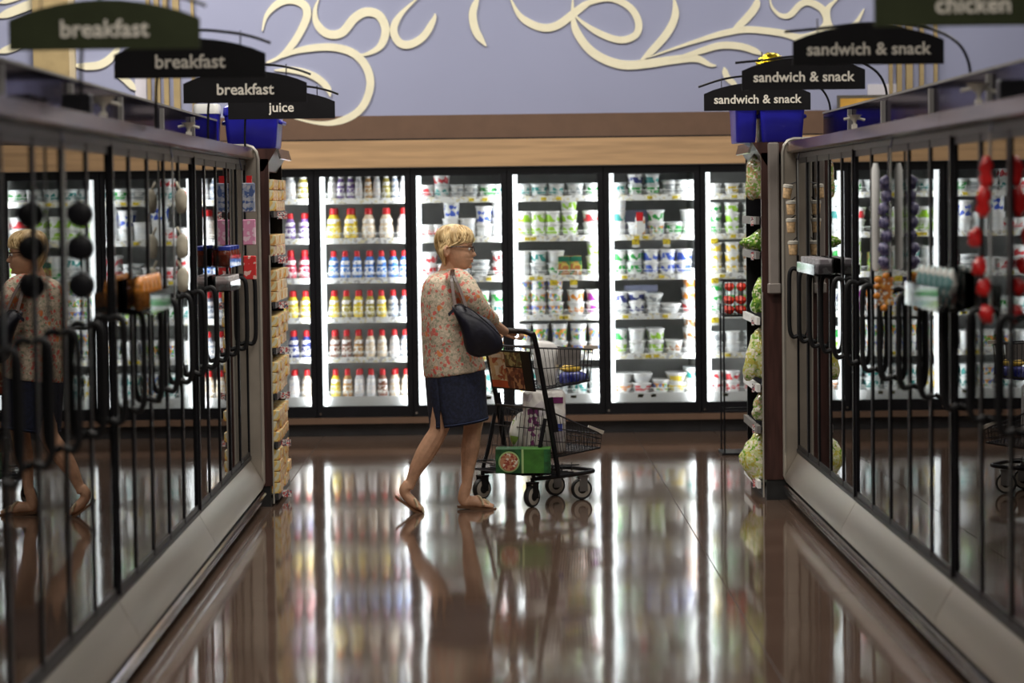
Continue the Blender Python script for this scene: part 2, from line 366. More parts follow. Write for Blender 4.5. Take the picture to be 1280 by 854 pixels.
# dark panels either side of the row
e0 = gx(0)-.0453; e1 = gx(5)+.628+.0453
for nm, a, b in (('cooler_end_panel', -9, e0-.002), ('cooler_end_panel', e1+.002, 9)):
    o = MB().box((a, CF-.03, 0), (b, CF+.5, 1.99)).build('trim_%d' % tn[0], BLACK); tn[0] += 1; tag(o, kind='structure')
# loose cartons at the shelf backs
def carton(x0, x1, j, h, m, lab, yb_=.62):
    e = MB().box((0, 0, 0), (x1-x0, .1, h), bev=.002).build('shelf_carton', m, None); e.location = (x0, CF+yb_-.11, SZ[j]+.001); tag(e, lab, 'carton')
BLUEP = print_mat('pale_blue_sign_print', (.45, .48, .68), [(.2, .22, .5)], 14, .12)
carton(gx(4)+.13, gx(4)+.38, 3, .2, BLUEP, 'pale blue carton leaning behind the diamond tubs, fifth cooler', .5)
carton(gx(4)+.12, gx(4)+.4, 1, .18, BLUEP, 'pale blue carton behind the red capped tub, second shelf of fifth cooler', .5)

# ---------------- bottles
def bottle_proto(capm, bodym, labm, band=None):
    r = bpy.data.objects.new('creamer_bottle', None); sc.collection.objects.link(r); r.empty_display_size = .05
    MB().lathe([(.036, 0), (.042, .006), (.043, .05), (.040, .075), (.036, .092), (.038, .108), (.034, .128), (.024, .150), (.019, .160), (.019, .168)], 14).build('body', bodym, r, True)
    MB().lathe([(.0437, .022), (.0444, .024), (.0444, .05), (.0415, .077), (.041, .08)], 14).build('label_sleeve', labm, r, True)
    MB().lathe([(.0385, .098), (.0392, .1), (.0392, .112), (.036, .127)], 14).build('badge', band or labm, r, True)
    MB().lathe([(.0225, .156), (.0235, .158), (.0235, .176), (.0215, .196), (.016, .2)], 12).build('cap', capm, r, True)
    return r
REDCAP = mat('red_cap_plastic', (.62, .02, .025), .3, var=.1)
WCAP = mat('white_cap_plastic', (.85, .85, .85), .35, var=.03)
bcol = {'yellow': ((.78, .58, .03), (.9, .8, .3)), 'cream': ((.75, .62, .45), (.88, .8, .7)), 'blue': ((.05, .2, .6), (.75, .8, .88)), 'white': ((.75, .75, .78), (.8, .7, .65)),
        'tan': ((.55, .3, .1), (.8, .7, .5)), 'brown': ((.25, .1, .06), (.75, .68, .6)), 'grey': ((.3, .35, .45), (.75, .78, .8)), 'red': ((.5, .02, .06), (.7, .2, .25)),
        'navy': ((.03, .05, .25), (.75, .7, .72)), 'purple': ((.18, .1, .32), (.8, .78, .85)), 'clear': ((.55, .55, .52), (.7, .68, .62)), 'olive': ((.4, .33, .05), (.65, .6, .25))}
BP = {}
def bproto(c, cap):
    if (c, cap) not in BP:
        a, b = bcol[c]
        BP[(c, cap)] = bottle_proto(REDCAP if cap == 'red' else WCAP, mat('bottle_'+c, a, .3, var=.25, scale=20), print_mat('bottle_label_'+c, b, [a, (.9, .88, .85)], 55, .45), print_mat('bottle_badge_'+c, (.86, .84, .82), [a], 70, .3))
        return BP[(c, cap)]
    return copy_tree(BP[(c, cap)])
def bottle_row(bay, j, cols, cap, xs=None, sx=1., sz=1., behind=True, kindw='bottle'):
    x0, x1, _ = bays[bay]; n = len(cols)
    for k, c in enumerate(cols):
        x = xs[k] if xs else x0+.086+k*(x1-x0-.088)/(n-.9)
        o = bproto(c, cap); o.location = (x+random.uniform(-.004, .004), CF+.075+.045*sx+random.uniform(0, .01), SZ[j]); o.scale = (sx, sx, sz); o.rotation_euler.z = random.uniform(-.8, .8)
        tag(o, '%s capped %s creamer bottle, %s from left, front of %s shelf down, %s cooler' % (cap, c, ORD[k], ORD[j], ORD[bay]), 'bottle', 'creamer bottles on the %s shelf of the %s cooler' % (ORD[j], ORD[bay]))
        if behind:
            o = bproto(c, cap); o.location = (x+random.uniform(-.008, .008), CF+.2+.09*(sx-1)+.02, SZ[j]); o.scale = (sx, sx, sz)
            tag(o, '%s capped %s creamer bottle, %s from left, second rank of %s shelf, %s cooler' % (cap, c, ORD[k], ORD[j], ORD[bay]), 'bottle', 'creamer bottles behind the front rank, %s shelf of the %s cooler' % (ORD[j], ORD[bay]))
bottle_row(1, 0, ['clear', 'purple', 'purple', 'white', 'tan', 'white', 'olive', 'grey', 'white'], 'white', sx=.74, sz=.95)
bottle_row(1, 1, ['yellow', 'yellow', 'cream', 'cream', 'white'], 'red', sx=1.2, sz=1.12)
bottle_row(1, 2, ['blue', 'blue', 'blue', 'blue', 'blue', 'blue', 'blue'], 'red', sx=.92)
bottle_row(1, 3, ['yellow', 'olive', 'yellow', 'olive', 'yellow', 'grey', 'grey'], 'red', sx=.92)
bottle_row(1, 4, ['brown', 'brown', 'tan', 'cream', 'cream', 'white', 'grey'], 'red', sx=.9)
bottle_row(1, 5, ['yellow', 'tan', 'white', 'white', 'brown', 'cream', 'cream'], 'red', sx=.9)
def right_xs(n, p): return [bays[0][1]-.045-p*(n-1-k) for k in range(n)]
bottle_row(0, 0, ['white', 'tan', 'grey', 'white', 'olive'], 'white', right_xs(5, .1), 1.1, .95)
bottle_row(0, 1, ['purple', 'cream', 'purple', 'purple', 'purple'], 'red', right_xs(5, .105), .95, .95)
bottle_row(0, 2, ['blue', 'blue', 'blue', 'red', 'red'], 'red', right_xs(5, .105), 1.05, 1.05)
bottle_row(0, 3, ['olive', 'yellow', 'yellow', 'yellow', 'yellow'], 'red', right_xs(5, .095), 1., 1.)
bottle_row(0, 4, ['white', 'navy', 'navy', 'navy', 'navy'], 'red', right_xs(5, .095), .95, 1.)
bottle_row(0, 5, ['tan', 'white', 'white', 'white', 'cream'], 'red', right_xs(5, .095), .95, 1.)

# ---------------- tubs
TB = {}
CLEARLID = mat('milky_lid_plastic', (.62, .66, .66), .25, var=.06)
TUBW = mat('white_tub_plastic', (.8, .8, .79), .35, var=.03)
ink = {'teal': (.05, .3, .28), 'green': (.03, .33, .06), 'lime': (.33, .6, .04), 'red': (.6, .04, .05), 'blue': (.06, .12, .55), 'orange': (.8, .28, .04), 'purple': (.35, .04, .35),
       'grey': (.3, .32, .33), 'brown': (.35, .15, .05), 'yellow': (.75, .55, .06), 'navy': (.04, .05, .2), 'white': (.72, .74, .76), 'multi': (.8, .4, .1)}
dims = {'tub': (.045, .054, .072), 'tall': (.044, .054, .11), 'bowl': (.045, .066, .055), 'pot': (.04, .047, .06), 'flat': (.055, .06, .035), 'cup': (.038, .048, .085)}
def tub_proto(kind, c):
    r0, r1, h = dims[kind]
    e = bpy.data.objects.new('food_tub', None); sc.collection.objects.link(e); e.empty_display_size = .05
    MB().lathe([(r0-.004, 0), (r0, .004), (r1-.002, h-.006), (r1, h-.004), (r1, h)], 18).build('tub_body', TUBW, e, True)
    q = lambda z: r0+(r1-.002-r0)*((z-.004)/(h-.01))+.0007
    inks = {'multi': [(.75, .3, .05), (.15, .45, .08), (.2, .25, .6)]}.get(c, [(.75, .76, .74)])
    base = ink[c] if c != 'multi' else (.72, .72, .66)
    za, zb_ = h*.14, h*.78
    MB().lathe([(q(za)-.001, za), (q(za), za+.0005), (q(zb_), zb_-.0005), (q(zb_)-.001, zb_)], 18).build('printed_band', print_mat('tub_print_'+c, base, inks, 38, .36), e, True)
    MB().lathe([(r1+.002, h-.003), (r1+.003, h), (r1+.003, h+.005), (r1, h+.007), (r1-.006, h+.005), (.004, h+.005)], 18).build('lid', CLEARLID if c in ('teal', 'grey', 'green') else TUBW, e, True)
    return e
def tub(kind, c):
    if (kind, c) not in TB: TB[(kind, c)] = tub_proto(kind, c); return TB[(kind, c)]
    return copy_tree(TB[(kind, c)])
TS = 1.17
def tub_stacks(bay, j, stacks, behind=False):
    """stacks: (fraction across, [(kind, colour), ... upwards])"""
    x0, x1, _ = bays[bay]
    for k, (fx, st) in enumerate(stacks):
        z = SZ[j]; x = x0+.02+fx*(x1-x0-.01)
        for l, (kd, c) in enumerate(st):
            r0, r1, h = dims[kd]; r1 *= TS
            for rank in ((0, 1) if behind and l < 2 else (0,)):
                o = tub(kd, c); o.location = (x+random.uniform(-.003, .003), CF+.08+r1+rank*(.15), z); o.rotation_euler.z = random.uniform(-3, 3); o.scale = (TS, TS, TS)
                tier = ('at bottom', 'on top', 'on top', 'on top')[l if l < 1 or len(st) == l+1 else 1] if len(st) < 3 else ('bottom', 'second up', 'third up', 'fourth up')[l]
                tier = '' if len(st) == 1 else tier+', '
                nm = {'tub': 'round tub', 'tall': 'tall tub', 'bowl': 'wide bowl', 'pot': 'small pot', 'flat': 'flat tub', 'cup': 'tall cup'}[kd]
                lc = 'mixed colour' if c == 'multi' else c
                tag(o, '%s with %s label, %s%sstack %s, shelf %s, %s cooler' % (nm, lc, tier, 'rear rank, ' if rank else '', ORD[k], ORD[j], ORD[bay]), 'tub', 'tubs on the %s shelf of the %s cooler' % (ORD[j], ORD[bay]))
            z += (h+.0055)*TS
def row(cs, kd='tub', lay=1, n0=0.07, n1=.97):
    n = len(cs); return [(n0+(n1-n0)*k/(n-1), [(kd, c)]*lay) for k, c in enumerate(cs)]
T = lambda *a: [('tub', c) for c in a]
# third cooler (partly behind the woman)
tub_stacks(2, 0, [(.08, T('red')), (.27, T('teal', 'red')), (.46, T('grey')), (.62, T('grey')), (.82, T('green')), (1., T('teal'))], True)
tub_stacks(2, 1, [(.08, T('red')), (.24, T('red')), (.38, [('tall', 'white'), ('tall', 'blue')]), (.58, [('tall', 'white')]), (.78, [('tub', 'white'), ('tall', 'blue')]), (.97, [('tall', 'white'), ('tall', 'white')])], True)
tub_stacks(2, 2, [(.1, T('red', 'red')), (.3, T('red')), (.5, T('white')), (.72, [('bowl', 'grey'), ('flat', 'grey')]), (.97, T('red', 'red'))], True)
tub_stacks(2, 3, [(.1, T('teal')), (.3, T('green')), (.53, T('lime')), (.73, T('lime', 'green')), (.95, T('teal', 'green'))], True)
tub_stacks(2, 4, row(['white', 'multi', 'multi', 'white', 'multi'], 'tall'), True)
tub_stacks(2, 5, row(['white', 'teal', 'multi', 'teal', 'white'], 'tub', 2), True)
# fourth
tub_stacks(3, 0, [(.08, [('tub', 'teal')]), (.29, [('tub', 'teal')]), (.5, [('tub', 'teal')]), (.73, [('tub', 'grey')]), (.95, [('tub', 'green')])], True)
tub_stacks(3, 1, [(.09, T('lime', 'lime')), (.27, T('lime', 'lime')), (.45, T('lime', 'lime')), (.65, T('lime', 'lime', 'lime')), (.92, T('white', 'red'))], True)
tub_stacks(3, 2, [(.07, T('white', 'white')), (.27, T('grey', 'teal')), (.48, T('green', 'white')), (.96, [('tall', 'lime'), ('tall', 'lime')])], True)
tub_stacks(3, 3, [(.08, T('multi', 'multi', 'multi')), (.27, T('multi', 'multi', 'multi')), (.47, T('multi', 'multi', 'multi')), (.72, T('orange', 'orange')), (.95, T('purple', 'purple'))], True)
tub_stacks(3, 4, [(k*.225+.07, [('tub', 'multi'), ('tall', 'multi')]) for k in range(5)], True)
tub_stacks(3, 5, row(['yellow', 'teal', 'grey', 'teal', 'white'], 'tub', 2), True)
# fifth
tub_stacks(4, 0, [(.08, T('teal')), (.3, [('pot', 'green'), ('pot', 'navy')]), (.5, [('pot', 'green'), ('pot', 'teal')]), (.7, [('cup', 'grey')]), (.85, [('cup', 'grey')]), (.99, [('cup', 'grey')])], True)
tub_stacks(4, 1, [(.08, T('white', 'teal', 'white')), (.3, T('white')), (.55, [('tub', 'multi'), ('tub', 'green')]), (.77, T('green')), (.95, [('tub', 'green'), ('tub', 'white')])], True)
tub_stacks(4, 2, [(.08, T('green', 'green')), (.28, T('green', 'green')), (.48, T('blue', 'blue')), (.68, T('blue', 'blue')), (.88, T('blue', 'blue'))], True)
tub_stacks(4, 3, [(.1, [('bowl', 'grey'), ('tub', 'navy')]), (.3, [('tub', 'navy'), ('bowl', 'navy')]), (.5, [('pot', 'grey'), ('bowl', 'grey')]), (.72, [('bowl', 'white')]), (.96, T('red', 'orange', 'orange'))], True)
tub_stacks(4, 4, [(.08, T('lime', 'green')), (.3, T('white', 'white')), (.53, T('lime', 'lime')), (.75, T('brown')), (.97, T('white', 'brown', 'brown'))], True)
tub_stacks(4, 5, [(.12, [('bowl', 'orange'), ('bowl', 'white')]), (.36, [('bowl', 'red'), ('bowl', 'white')]), (.58, [('tub', 'multi')]), (.78, [('bowl', 'yellow'), ('bowl', 'yellow')]), (.97, [('tub', 'white'), ('tub', 'teal')])], True)
# sixth (partly behind the right-hand rack)
for j, cs in enumerate([['white', 'yellow', 'white', 'white', 'white'], ['green', 'lime', 'grey', 'lime', 'green'], ['yellow', 'yellow', 'brown', 'yellow', 'yellow'], ['green', 'green', 'lime', 'green', 'green'], ['grey', 'white', 'grey', 'grey', 'white'], ['red', 'red', 'red', 'red', 'red']]):
    tub_stacks(5, j, [(.09+.215*k, [('pot', c)]*(1 if j == 0 else (3 if j in (1, 2, 3) else 2))) for k, c in enumerate(cs)])
# two green cartons and the red capped tub
GCARD = print_mat('green_food_carton_print', (.04, .2, .08), [(.4, .55, .1), (.55, .25, .1)], 25, .5)
for k in range(2):
    e = empty('food_carton', (gx(3)+.335+.09*k, CF+.07, SZ[2]+.001), 'green meal carton with %s side touching the %s, third shelf, fourth cooler' % (('left', 'white tubs') if k == 0 else ('right', 'tall lime tubs')), 'carton', 'green meal cartons')
    MB().box((0, 0, 0), (.085, .1, .14), bev=.002).build('box', GCARD, e); MB().box((.0, -.002, .1), (.085, .0, .138)).build('top_band', mat('dark_green_card', (.01, .12, .07), .4, var=.1), e)
    MB().lathe([(.001, -.004), (.034, -.004), (.034, -.001)], 14, (.042, 0, .062), 'Y').build('meal_picture', print_mat('meal_picture_print', (.45, .16, .05), [(.6, .45, .1)], 50, .3), e)
o = MB().box((-.035, 0, 0), (.035, .05, .13), bev=.004).build('shelf_carton', print_mat('white_red_carton', (.8, .8, .78), [(.6, .3, .1)], 40, .2)); o.location = (gx(4)+.235, CF+.074, SZ[1]+.001); o.rotation_euler.y = 0
tag(o, 'slim white carton with red flap beside the multicoloured tub, fifth cooler', 'carton')
MB().box((-.03, -.002, .1), (.02, .05, .165)).build('red_flap', REDCAP, o)

# ================================================================== FREEZER ROWS
DUSTY = glass_mat('dusty_smoked_panel', (.34, .31, .34), 1.7, .12, .3, (.62, .58, .72))
HANDM = mat('matt_black_handle', (.008, .008, .009), .55, var=.2, spec=.25)
FREEZ = mat('dark_freezer_liner', (.05, .05, .055), .6, var=.2)
def freezer(side, W, y0, y1, idx):
    """y1 is the far end; side -1 left, +1 right; u grows toward the aisle"""
    nm = 'left' if side < 0 else 'right'
    org = Vector((side*W, y1, 0))
    e = empty('freezer_case', org, 'black glass door freezer case, %s from the far end of the %s row' % (ORD[idx], nm), 'freezer', nm+' freezer row')
    X = lambda u: side*(W-u)
    def bx(mb, u0, u1, a, b, z0, z1): return mb.box((min(X(u0), X(u1)), a, z0), (max(X(u0), X(u1)), b, z1))
    g = .004; ya, yb_ = y0+g, y1-g
    bx(MB(), -.8, .03, ya, yb_, 0, .12).build('toe_base', RUBBER, e, off=org)
    # body: back, floor, roof, as one shell
    m = bx(MB(), -.85, -.8, ya, yb_, .12, 2.0); bx(m, -.8, -.02, ya, yb_, .12, .3); bx(m, -.8, -.0, ya, yb_, 1.985, 2.06)
    bx(m, -.8, -.02, ya, ya+.02, .3, 1.985); bx(m, -.8, -.02, yb_-.02, yb_, .3, 1.985); m.build('cabinet_shell', FREEZ, e, off=org)
    # slanted kick panel
    pr = [(0, .29), (.078, .15), (.074, .115), (0, .115)]
    MB().loft([[(X(u), y, z) for u, z in pr] for y in (ya, yb_)]).build('kick_panel', STEEL, e, True, org)
    for z, u, r in ((.085, .078, .017), (.052, .07, .013)):
        MB().tube([(X(u), ya+(yb_-ya)*k/10, z) for k in range(11)], r, 8).build('bumper_rail', CHROME, e, True, org)
    bx(MB(), -.02, .012, ya, yb_, .285, .305).build('door_sill', BLACK, e, off=org)
    bx(MB(), -.02, .012, ya, yb_, 1.965, 1.99).build('header_rail', DARKBASE, e, off=org)
    pr = [(-.02, 1.99), (.045, 1.995), (.06, 2.005), (.05, 2.06), (-.02, 2.066)]
    MB().loft([[(X(u), y, z) for u, z in pr] for y in (ya, yb_)]).build('canopy', VINYL, e, off=org)
    bx(MB(), -.16, -.152, ya, yb_, 2.06, 2.215).build('top_guard', DUSTY, e, off=org)
    bx(MB(), -.165, -.147, ya, yb_, 2.215, 2.225).build('guard_edge', GREYP, e, off=org)
    for y in (ya+.03, (ya+yb_)/2): bx(MB(), -.15, -.13, y, y+.03, 2.06, 2.2).build('guard_bracket', GREYP, e, off=org)
    for z in (.62, .95, 1.28, 1.6):
        bx(MB(), -.72, -.1, ya+.02, yb_-.02, z, z+.012).build('wire_shelf', GREYP, e, off=org)
    n = 5; dw = (y1-y0)/n
    for k in range(n):
        a = y0+k*dw+.004; b = y0+(k+1)*dw-.004
        m = MB()
        for p, q, th in ((a, a+.016, .006), (b-.016, b, .006)): bx(m, -.015, th, p, q, .305, 1.965)
        bx(m, -.015, .004, a+.016, b-.016, .305, .33); bx(m, -.015, .004, a+.016, b-.016, 1.935, 1.965)
        d = m.build('door', BLACK, e, off=org)
        bx(MB(), -.008, 0, a+.014, b-.014, .325, 1.94).build('glass_pane', GLASS, d, off=org)
        hy = b-.06
        P = [(.002, 1.33), (.03, 1.34), (.048, 1.325), (.055, 1.28), (.056, 1.15), (.055, 1.01), (.046, .965), (.03, .95), (.002, .96)]
        MB().tube([(X(u), hy, z) for u, z in cr(P, 4)], .012, 8).build('handle', HANDM, d, True, org)
    bx(MB(), -.02, .016, y0+.005, y0+.035, .3, 1.97).build('case_post', BLACK, e, off=org)
    return e
LB = [14.6, 12.05, 9.45, 6.85, 4.25]; RB = [14.6, 12.23, 9.6, 6.98, 4.36]; WL, WR = 1.42, 1.725
for i in range(3):
    freezer(-1, WL, LB[i+1], LB[i], i); freezer(1, WR, RB[i+1], RB[i], i)
# end panels with rounded steel border, walnut wing and rack
def end_panel(side, W, out):
    nm = 'left' if side < 0 else 'right'
    org = Vector((side*W, 14.66, 0)); X = lambda u: side*(W-u)
    e = empty('freezer_end_panel', org, 'champagne steel end panel closing the far end of the %s freezer row' % nm, 'panel')
    pts = [(-.8, .12), (out-.03, .12), (out-.008, .13), (out, .15), (out, 2.0), (out-.01, 2.04), (out-.03, 2.065), (out-.06, 2.075), (-.8, 2.075)]
    MB().prism([(X(u), 14.61, z) for u, z in pts], (0, .05, 0)).build('panel', STEELE, e, off=org)
    MB().tube([(X(u), 14.615, z) for u, z in pts[1:]], .011, 8).build('edge_trim', mat('pale_edge_metal', (.5, .47, .41), .35, .5, var=.05), e, True, org)
    MB().box((min(X(-.8), X(.03)), 14.62, 0), (max(X(-.8), X(.03)), 14.66, .12)).build('base', RUBBER, e, off=org)
end_panel(-1, WL, .076); end_panel(1, WR, .078)
def rack(side, Wf, tagname):
    """shelf rack behind the end panel, its open side facing the cross aisle middle"""
    nm = 'left' if side < 0 else 'right'; org = Vector((side*Wf, 15.1, 0)); X = lambda u: side*(Wf-u)
    e = empty('end_rack', org, 'dark walnut end rack with open shelves behind the %s freezer row' % nm, 'rack', 'end racks')
    def bx(u0, u1, a, b, z0, z1, n, m): return MB().box((min(X(u0), X(u1)), a, z0), (max(X(u0), X(u1)), b, z1)).build(n, m, e, off=org)
    o = .0
    bx(-.85, 0, 14.68, 14.72, .12, 2.0, 'side_panel', DARKWOOD); bx(-.85, -.02, 14.69, 15.6, 0, .12, 'plinth', RUBBER)
    bx(-.9, -.30, 14.73, 15.6, .12, 2.06, 'back_panel', BLACK)
    bx(-.3, -.0, 15.58, 15.6, .12, 2.0, 'far_side', BLACK)
    MB().loft([[(X(-.3), 14.68, z), (X(u), 14.68, z), (X(u), 15.6, z), (X(-.3), 15.6, z)] for u, z in ((-.03, 1.93), (.05, 2.06))]).build('cornice', DARKWOOD, e, off=org)
    bx(-.004, .004, 14.665, 14.675, .02, 1.2 if side > 0 else 1.45, 'edge_strip', mat('pale_edge_metal', (.5, .47, .41)))
    MB().obox((X(.055), 14.75, 2.03), (X(.055), 15.5, 2.03), .012, .06, (0.3*side, 0, 1)).build('price_channel', CHROME, e, off=org)
    return e
WRK = (1.29, 1.53)
rl = rack(-1, WRK[0], 'l'); rr_ = rack(1, WRK[1], 'r')
LS = [1.70, 1.44, 1.175, .91, .645, .365, .065]
TICK = print_mat('white_ticket_print', (.75, .74, .72), [(.1, .1, .15), (.6, .1, .1)], 120, .4)
for j, z in enumerate(LS):
    MB().box((-1.58, 14.73, z-.02), (-1.285, 15.57, z)).build('shelf', BLACK, rl, off=rl.location)
    MB().box((-1.285, 14.76, z-.035), (-1.27, 15.57, z+.004)).build('shelf_edge', DARKBASE, rl, off=rl.location)
    MB().box((-1.27, 15.0, z-.045), (-1.215, 15.006, z-.005)).build('price_tag', TICK, rl, off=rl.location)
BOXM = [print_mat('yellow_food_box', (.8, .55, .16), [(.75, .7, .5), (.55, .2, .05)], 38, .35), print_mat('cream_food_box', (.78, .68, .45), [(.6, .4, .1), (.5, .1, .05)], 42, .3), print_mat('orange_food_box', (.75, .4, .12), [(.8, .7, .4)], 36, .35)]
pb = {}
for j, z in enumerate(LS[:-1]+[.065]):
    top = (1.93 if j == 0 else LS[j-1]-.02)-z
    nl = 3 if j in (0, 2, 3, 4, 5) else (2 if j == 1 else 4)
    hh = min(.062, (top-.03)/nl)
    if j == 6: hh = .065
    for c in range(4):
        for l in range(nl):
            mi = (j+(l == 1 and j == 1)) % 3 if j < 4 else 0
            if (mi, j) not in pb:
                o = MB().box((-.13, 0, 0), (.02, .18, hh*.95), bev=.003).build('food_box', BOXM[mi]); pb[(mi, j)] = o
            else: o = pb[(mi, j)].copy(); sc.collection.objects.link(o)
            o.location = (-1.295+random.uniform(0, .02), 14.77+c*.2, z+.001+l*hh); o.rotation_euler.z = 0
            tag(o, '%s food box, %s layer up, %s column back, %s shelf of left end rack' % (('yellow', 'cream', 'orange')[mi], ORD[l], ORD[c], ORD[j]), 'box', 'boxes on the left end rack')
RS = [1.63, 1.43, 1.05, .66, .42, .10]
for j, z in enumerate(RS):
    MB().box((1.525, 14.73, z-.02), (1.82, 15.57, z)).build('shelf', BLACK, rr_, off=rr_.location)
    MB().box((1.505, 14.76, z-.04), (1.525, 15.57, z+.004)).build('shelf_edge', WHITE if j in (2, 3, 5) else GREYP, rr_, off=rr_.location)
    MB().box((1.49, 14.9, z-.05), (1.505, 14.905, z)).build('price_tag', TICK, rr_, off=rr_.location)
def salad_bag(pxs, Y, thick, m, lab, sw=.05):
    P = [at(x, y, Y) for x, y in pxs]; c = sum(P, Vector())/len(P)
    out = [v for v in cr([tuple(p) for p in P], 4, True)]
    mb = MB().pillow(out, (0, thick, 0)); mb.v = [v-c for v in mb.v]; mb.jitter(.02, 19.); mb.jitter(.006, 70.)
    o = mb.build('salad_bag', m, None, 'all'); o.location = c; tag(o, lab, 'bag', 'bags on the right end rack'); return o
def bagmat(n, cols, sc_):
    m = print_mat(n, cols[0], cols[1:], sc_, .45, .12); return m
B1 = bagmat('crouton_salad_bag', [(.62, .55, .38), (.75, .72, .62), (.5, .32, .15), (.25, .4, .1)], 48); B2 = bagmat('green_salad_bag', [(.2, .4, .05), (.45, .6, .12), (.75, .75, .5), (.1, .25, .03)], 50); B3 = bagmat('yellow_green_bag', [(.55, .5, .1), (.2, .38, .05), (.8, .75, .6), (.6, .65, .3)], 42)
salad_bag([(937, 198), (950, 194), (962, 200), (964, 245), (950, 249), (933, 247), (932, 225)], 14.95, .06, B1, 'clear bag of pale salad with croutons, highest on the right end rack')
salad_bag([(926, 303), (945, 290), (962, 288), (964, 309), (948, 313), (934, 311)], 14.95, .06, B2, 'bright green bag lying flat on the second shelf of right end rack')
salad_bag([(946, 352), (962, 348), (964, 388), (950, 391), (939, 388), (941, 368)], 14.95, .06, B2, 'leafy green bag on the third shelf of right end rack')
salad_bag([(945, 412), (962, 412), (964, 468), (945, 472), (930, 475), (932, 445)], 14.95, .07, B3, 'tall bag of yellow and green greens on fourth shelf of right end rack')
salad_bag([(948, 492), (962, 490), (964, 522), (950, 526), (941, 520), (942, 505)], 14.95, .06, B1, 'small pale green bag on the fifth shelf of right end rack')
salad_bag([(944, 541), (964, 536), (966, 600), (950, 606), (934, 594), (926, 570)], 14.95, .08, B3, 'big yellow green bag bulging off the bottom shelf of right end rack')
# grey bumper conduit on the right rack
a = at(961, 365, 14.64); b = at(973, 178, 14.64)
o = MB().box((a.x, 14.55, a.z), (b.x, 14.6, b.z), bev=.008).box((a.x-.006, 14.545, a.z-.01), (b.x+.006, 14.605, a.z+.05), bev=.006).build('post_guard', mat('warm_grey_plastic', (.25, .22, .2), .4, var=.06)); tag(o, 'grey rounded plastic guard strip fixed beside the right end rack', 'guard')
for v in o.data.vertices: v.co.y += .06

# ================================================================== ICE CHESTS ON TOP
CB = mat('royal_blue_plastic', (.022, .022, .42), .32, var=.06)
def chest(x0, x1, y0, y1, z0, h, lab, lidwhite=False, hand=True):
    cx, cy = (x0+x1)/2, (y0+y1)/2; w, d = (x1-x0)/2, (y1-y0)/2
    e = empty('ice_chest', (cx, cy, z0), lab, 'cooler')
    def ring(sx, sy, z, r=.03):
        out = []
        for qx, qy, a0 in ((1, 1, 0), (-1, 1, 90), (-1, -1, 180), (1, -1, 270)):
            for t_ in range(5):
                a = math.radians(a0+t_*22.5); out.append((qx*(sx-r)+r*math.cos(a), qy*(sy-r)+r*math.sin(a), z))
        return out
    MB().loft([ring(w*.84, d*.84, 0), ring(w*.88, d*.88, .012), ring(w*.97, d*.97, h*.74), ring(w, d, h*.76)]).build('tub', CB, e, True)
    MB().loft([ring(w*1.01, d*1.01, h*.765), ring(w*1.02, d*1.02, h*.8), ring(w*1.0, d*1.0, h*.95), ring(w*.93, d*.93, h)]).build('lid', WHITE if lidwhite else CB, e, True)
    if hand:
        for sx in (-1, 1): MB().tube(cr([(sx*w*.93, -d*.5, h*.62), (sx*(w*1.06), -d*.45, h*.6), (sx*(w*1.06), d*.45, h*.6), (sx*w*.93, d*.5, h*.62)], 4), .012, 8).build('handle', CB, e, True)
chest(-1.555, -1.235, 14.78, 15.2, 2.062, .25, 'blue ice chest on top of the left end rack, under the juice sign')
chest(-1.72, -1.575, 14.72, 14.9, 2.08, .24, 'small blue lunch cooler with white lid beside the left ice chest', True, False)
chest(1.535, 1.80, 14.78, 15.2, 2.062, .25, 'blue ice chest on top of the right end rack, larger and inner of the two')
chest(1.395, 1.525, 14.80, 15.2, 2.062, .25, 'narrow blue ice chest overhanging the aisle side of the right end rack', False, False)
# chests without visible feet rest on the cornice
c = at(963, 82, 15.05); e = empty('gold_foil_ball', (c.x, c.y, 2.312), 'crinkled gold foil ball standing above the right ice chest', 'decoration')
mb = MB().ell((0, 0, c.z-2.312), (.085, .085, .075), 20, 14).jitter(.012, 30); mb.build('foil_ball', mat('gold_foil', (.85, .65, .02), .18, 1., bump=.5, scale=40), e)
MB().tube([(0, 0, 0), (0, 0, c.z-2.312-.06)], .004, 6).lathe([(.03, 0), (.03, .006), (.005, .01)], 12).build('stem', BLACK, e)

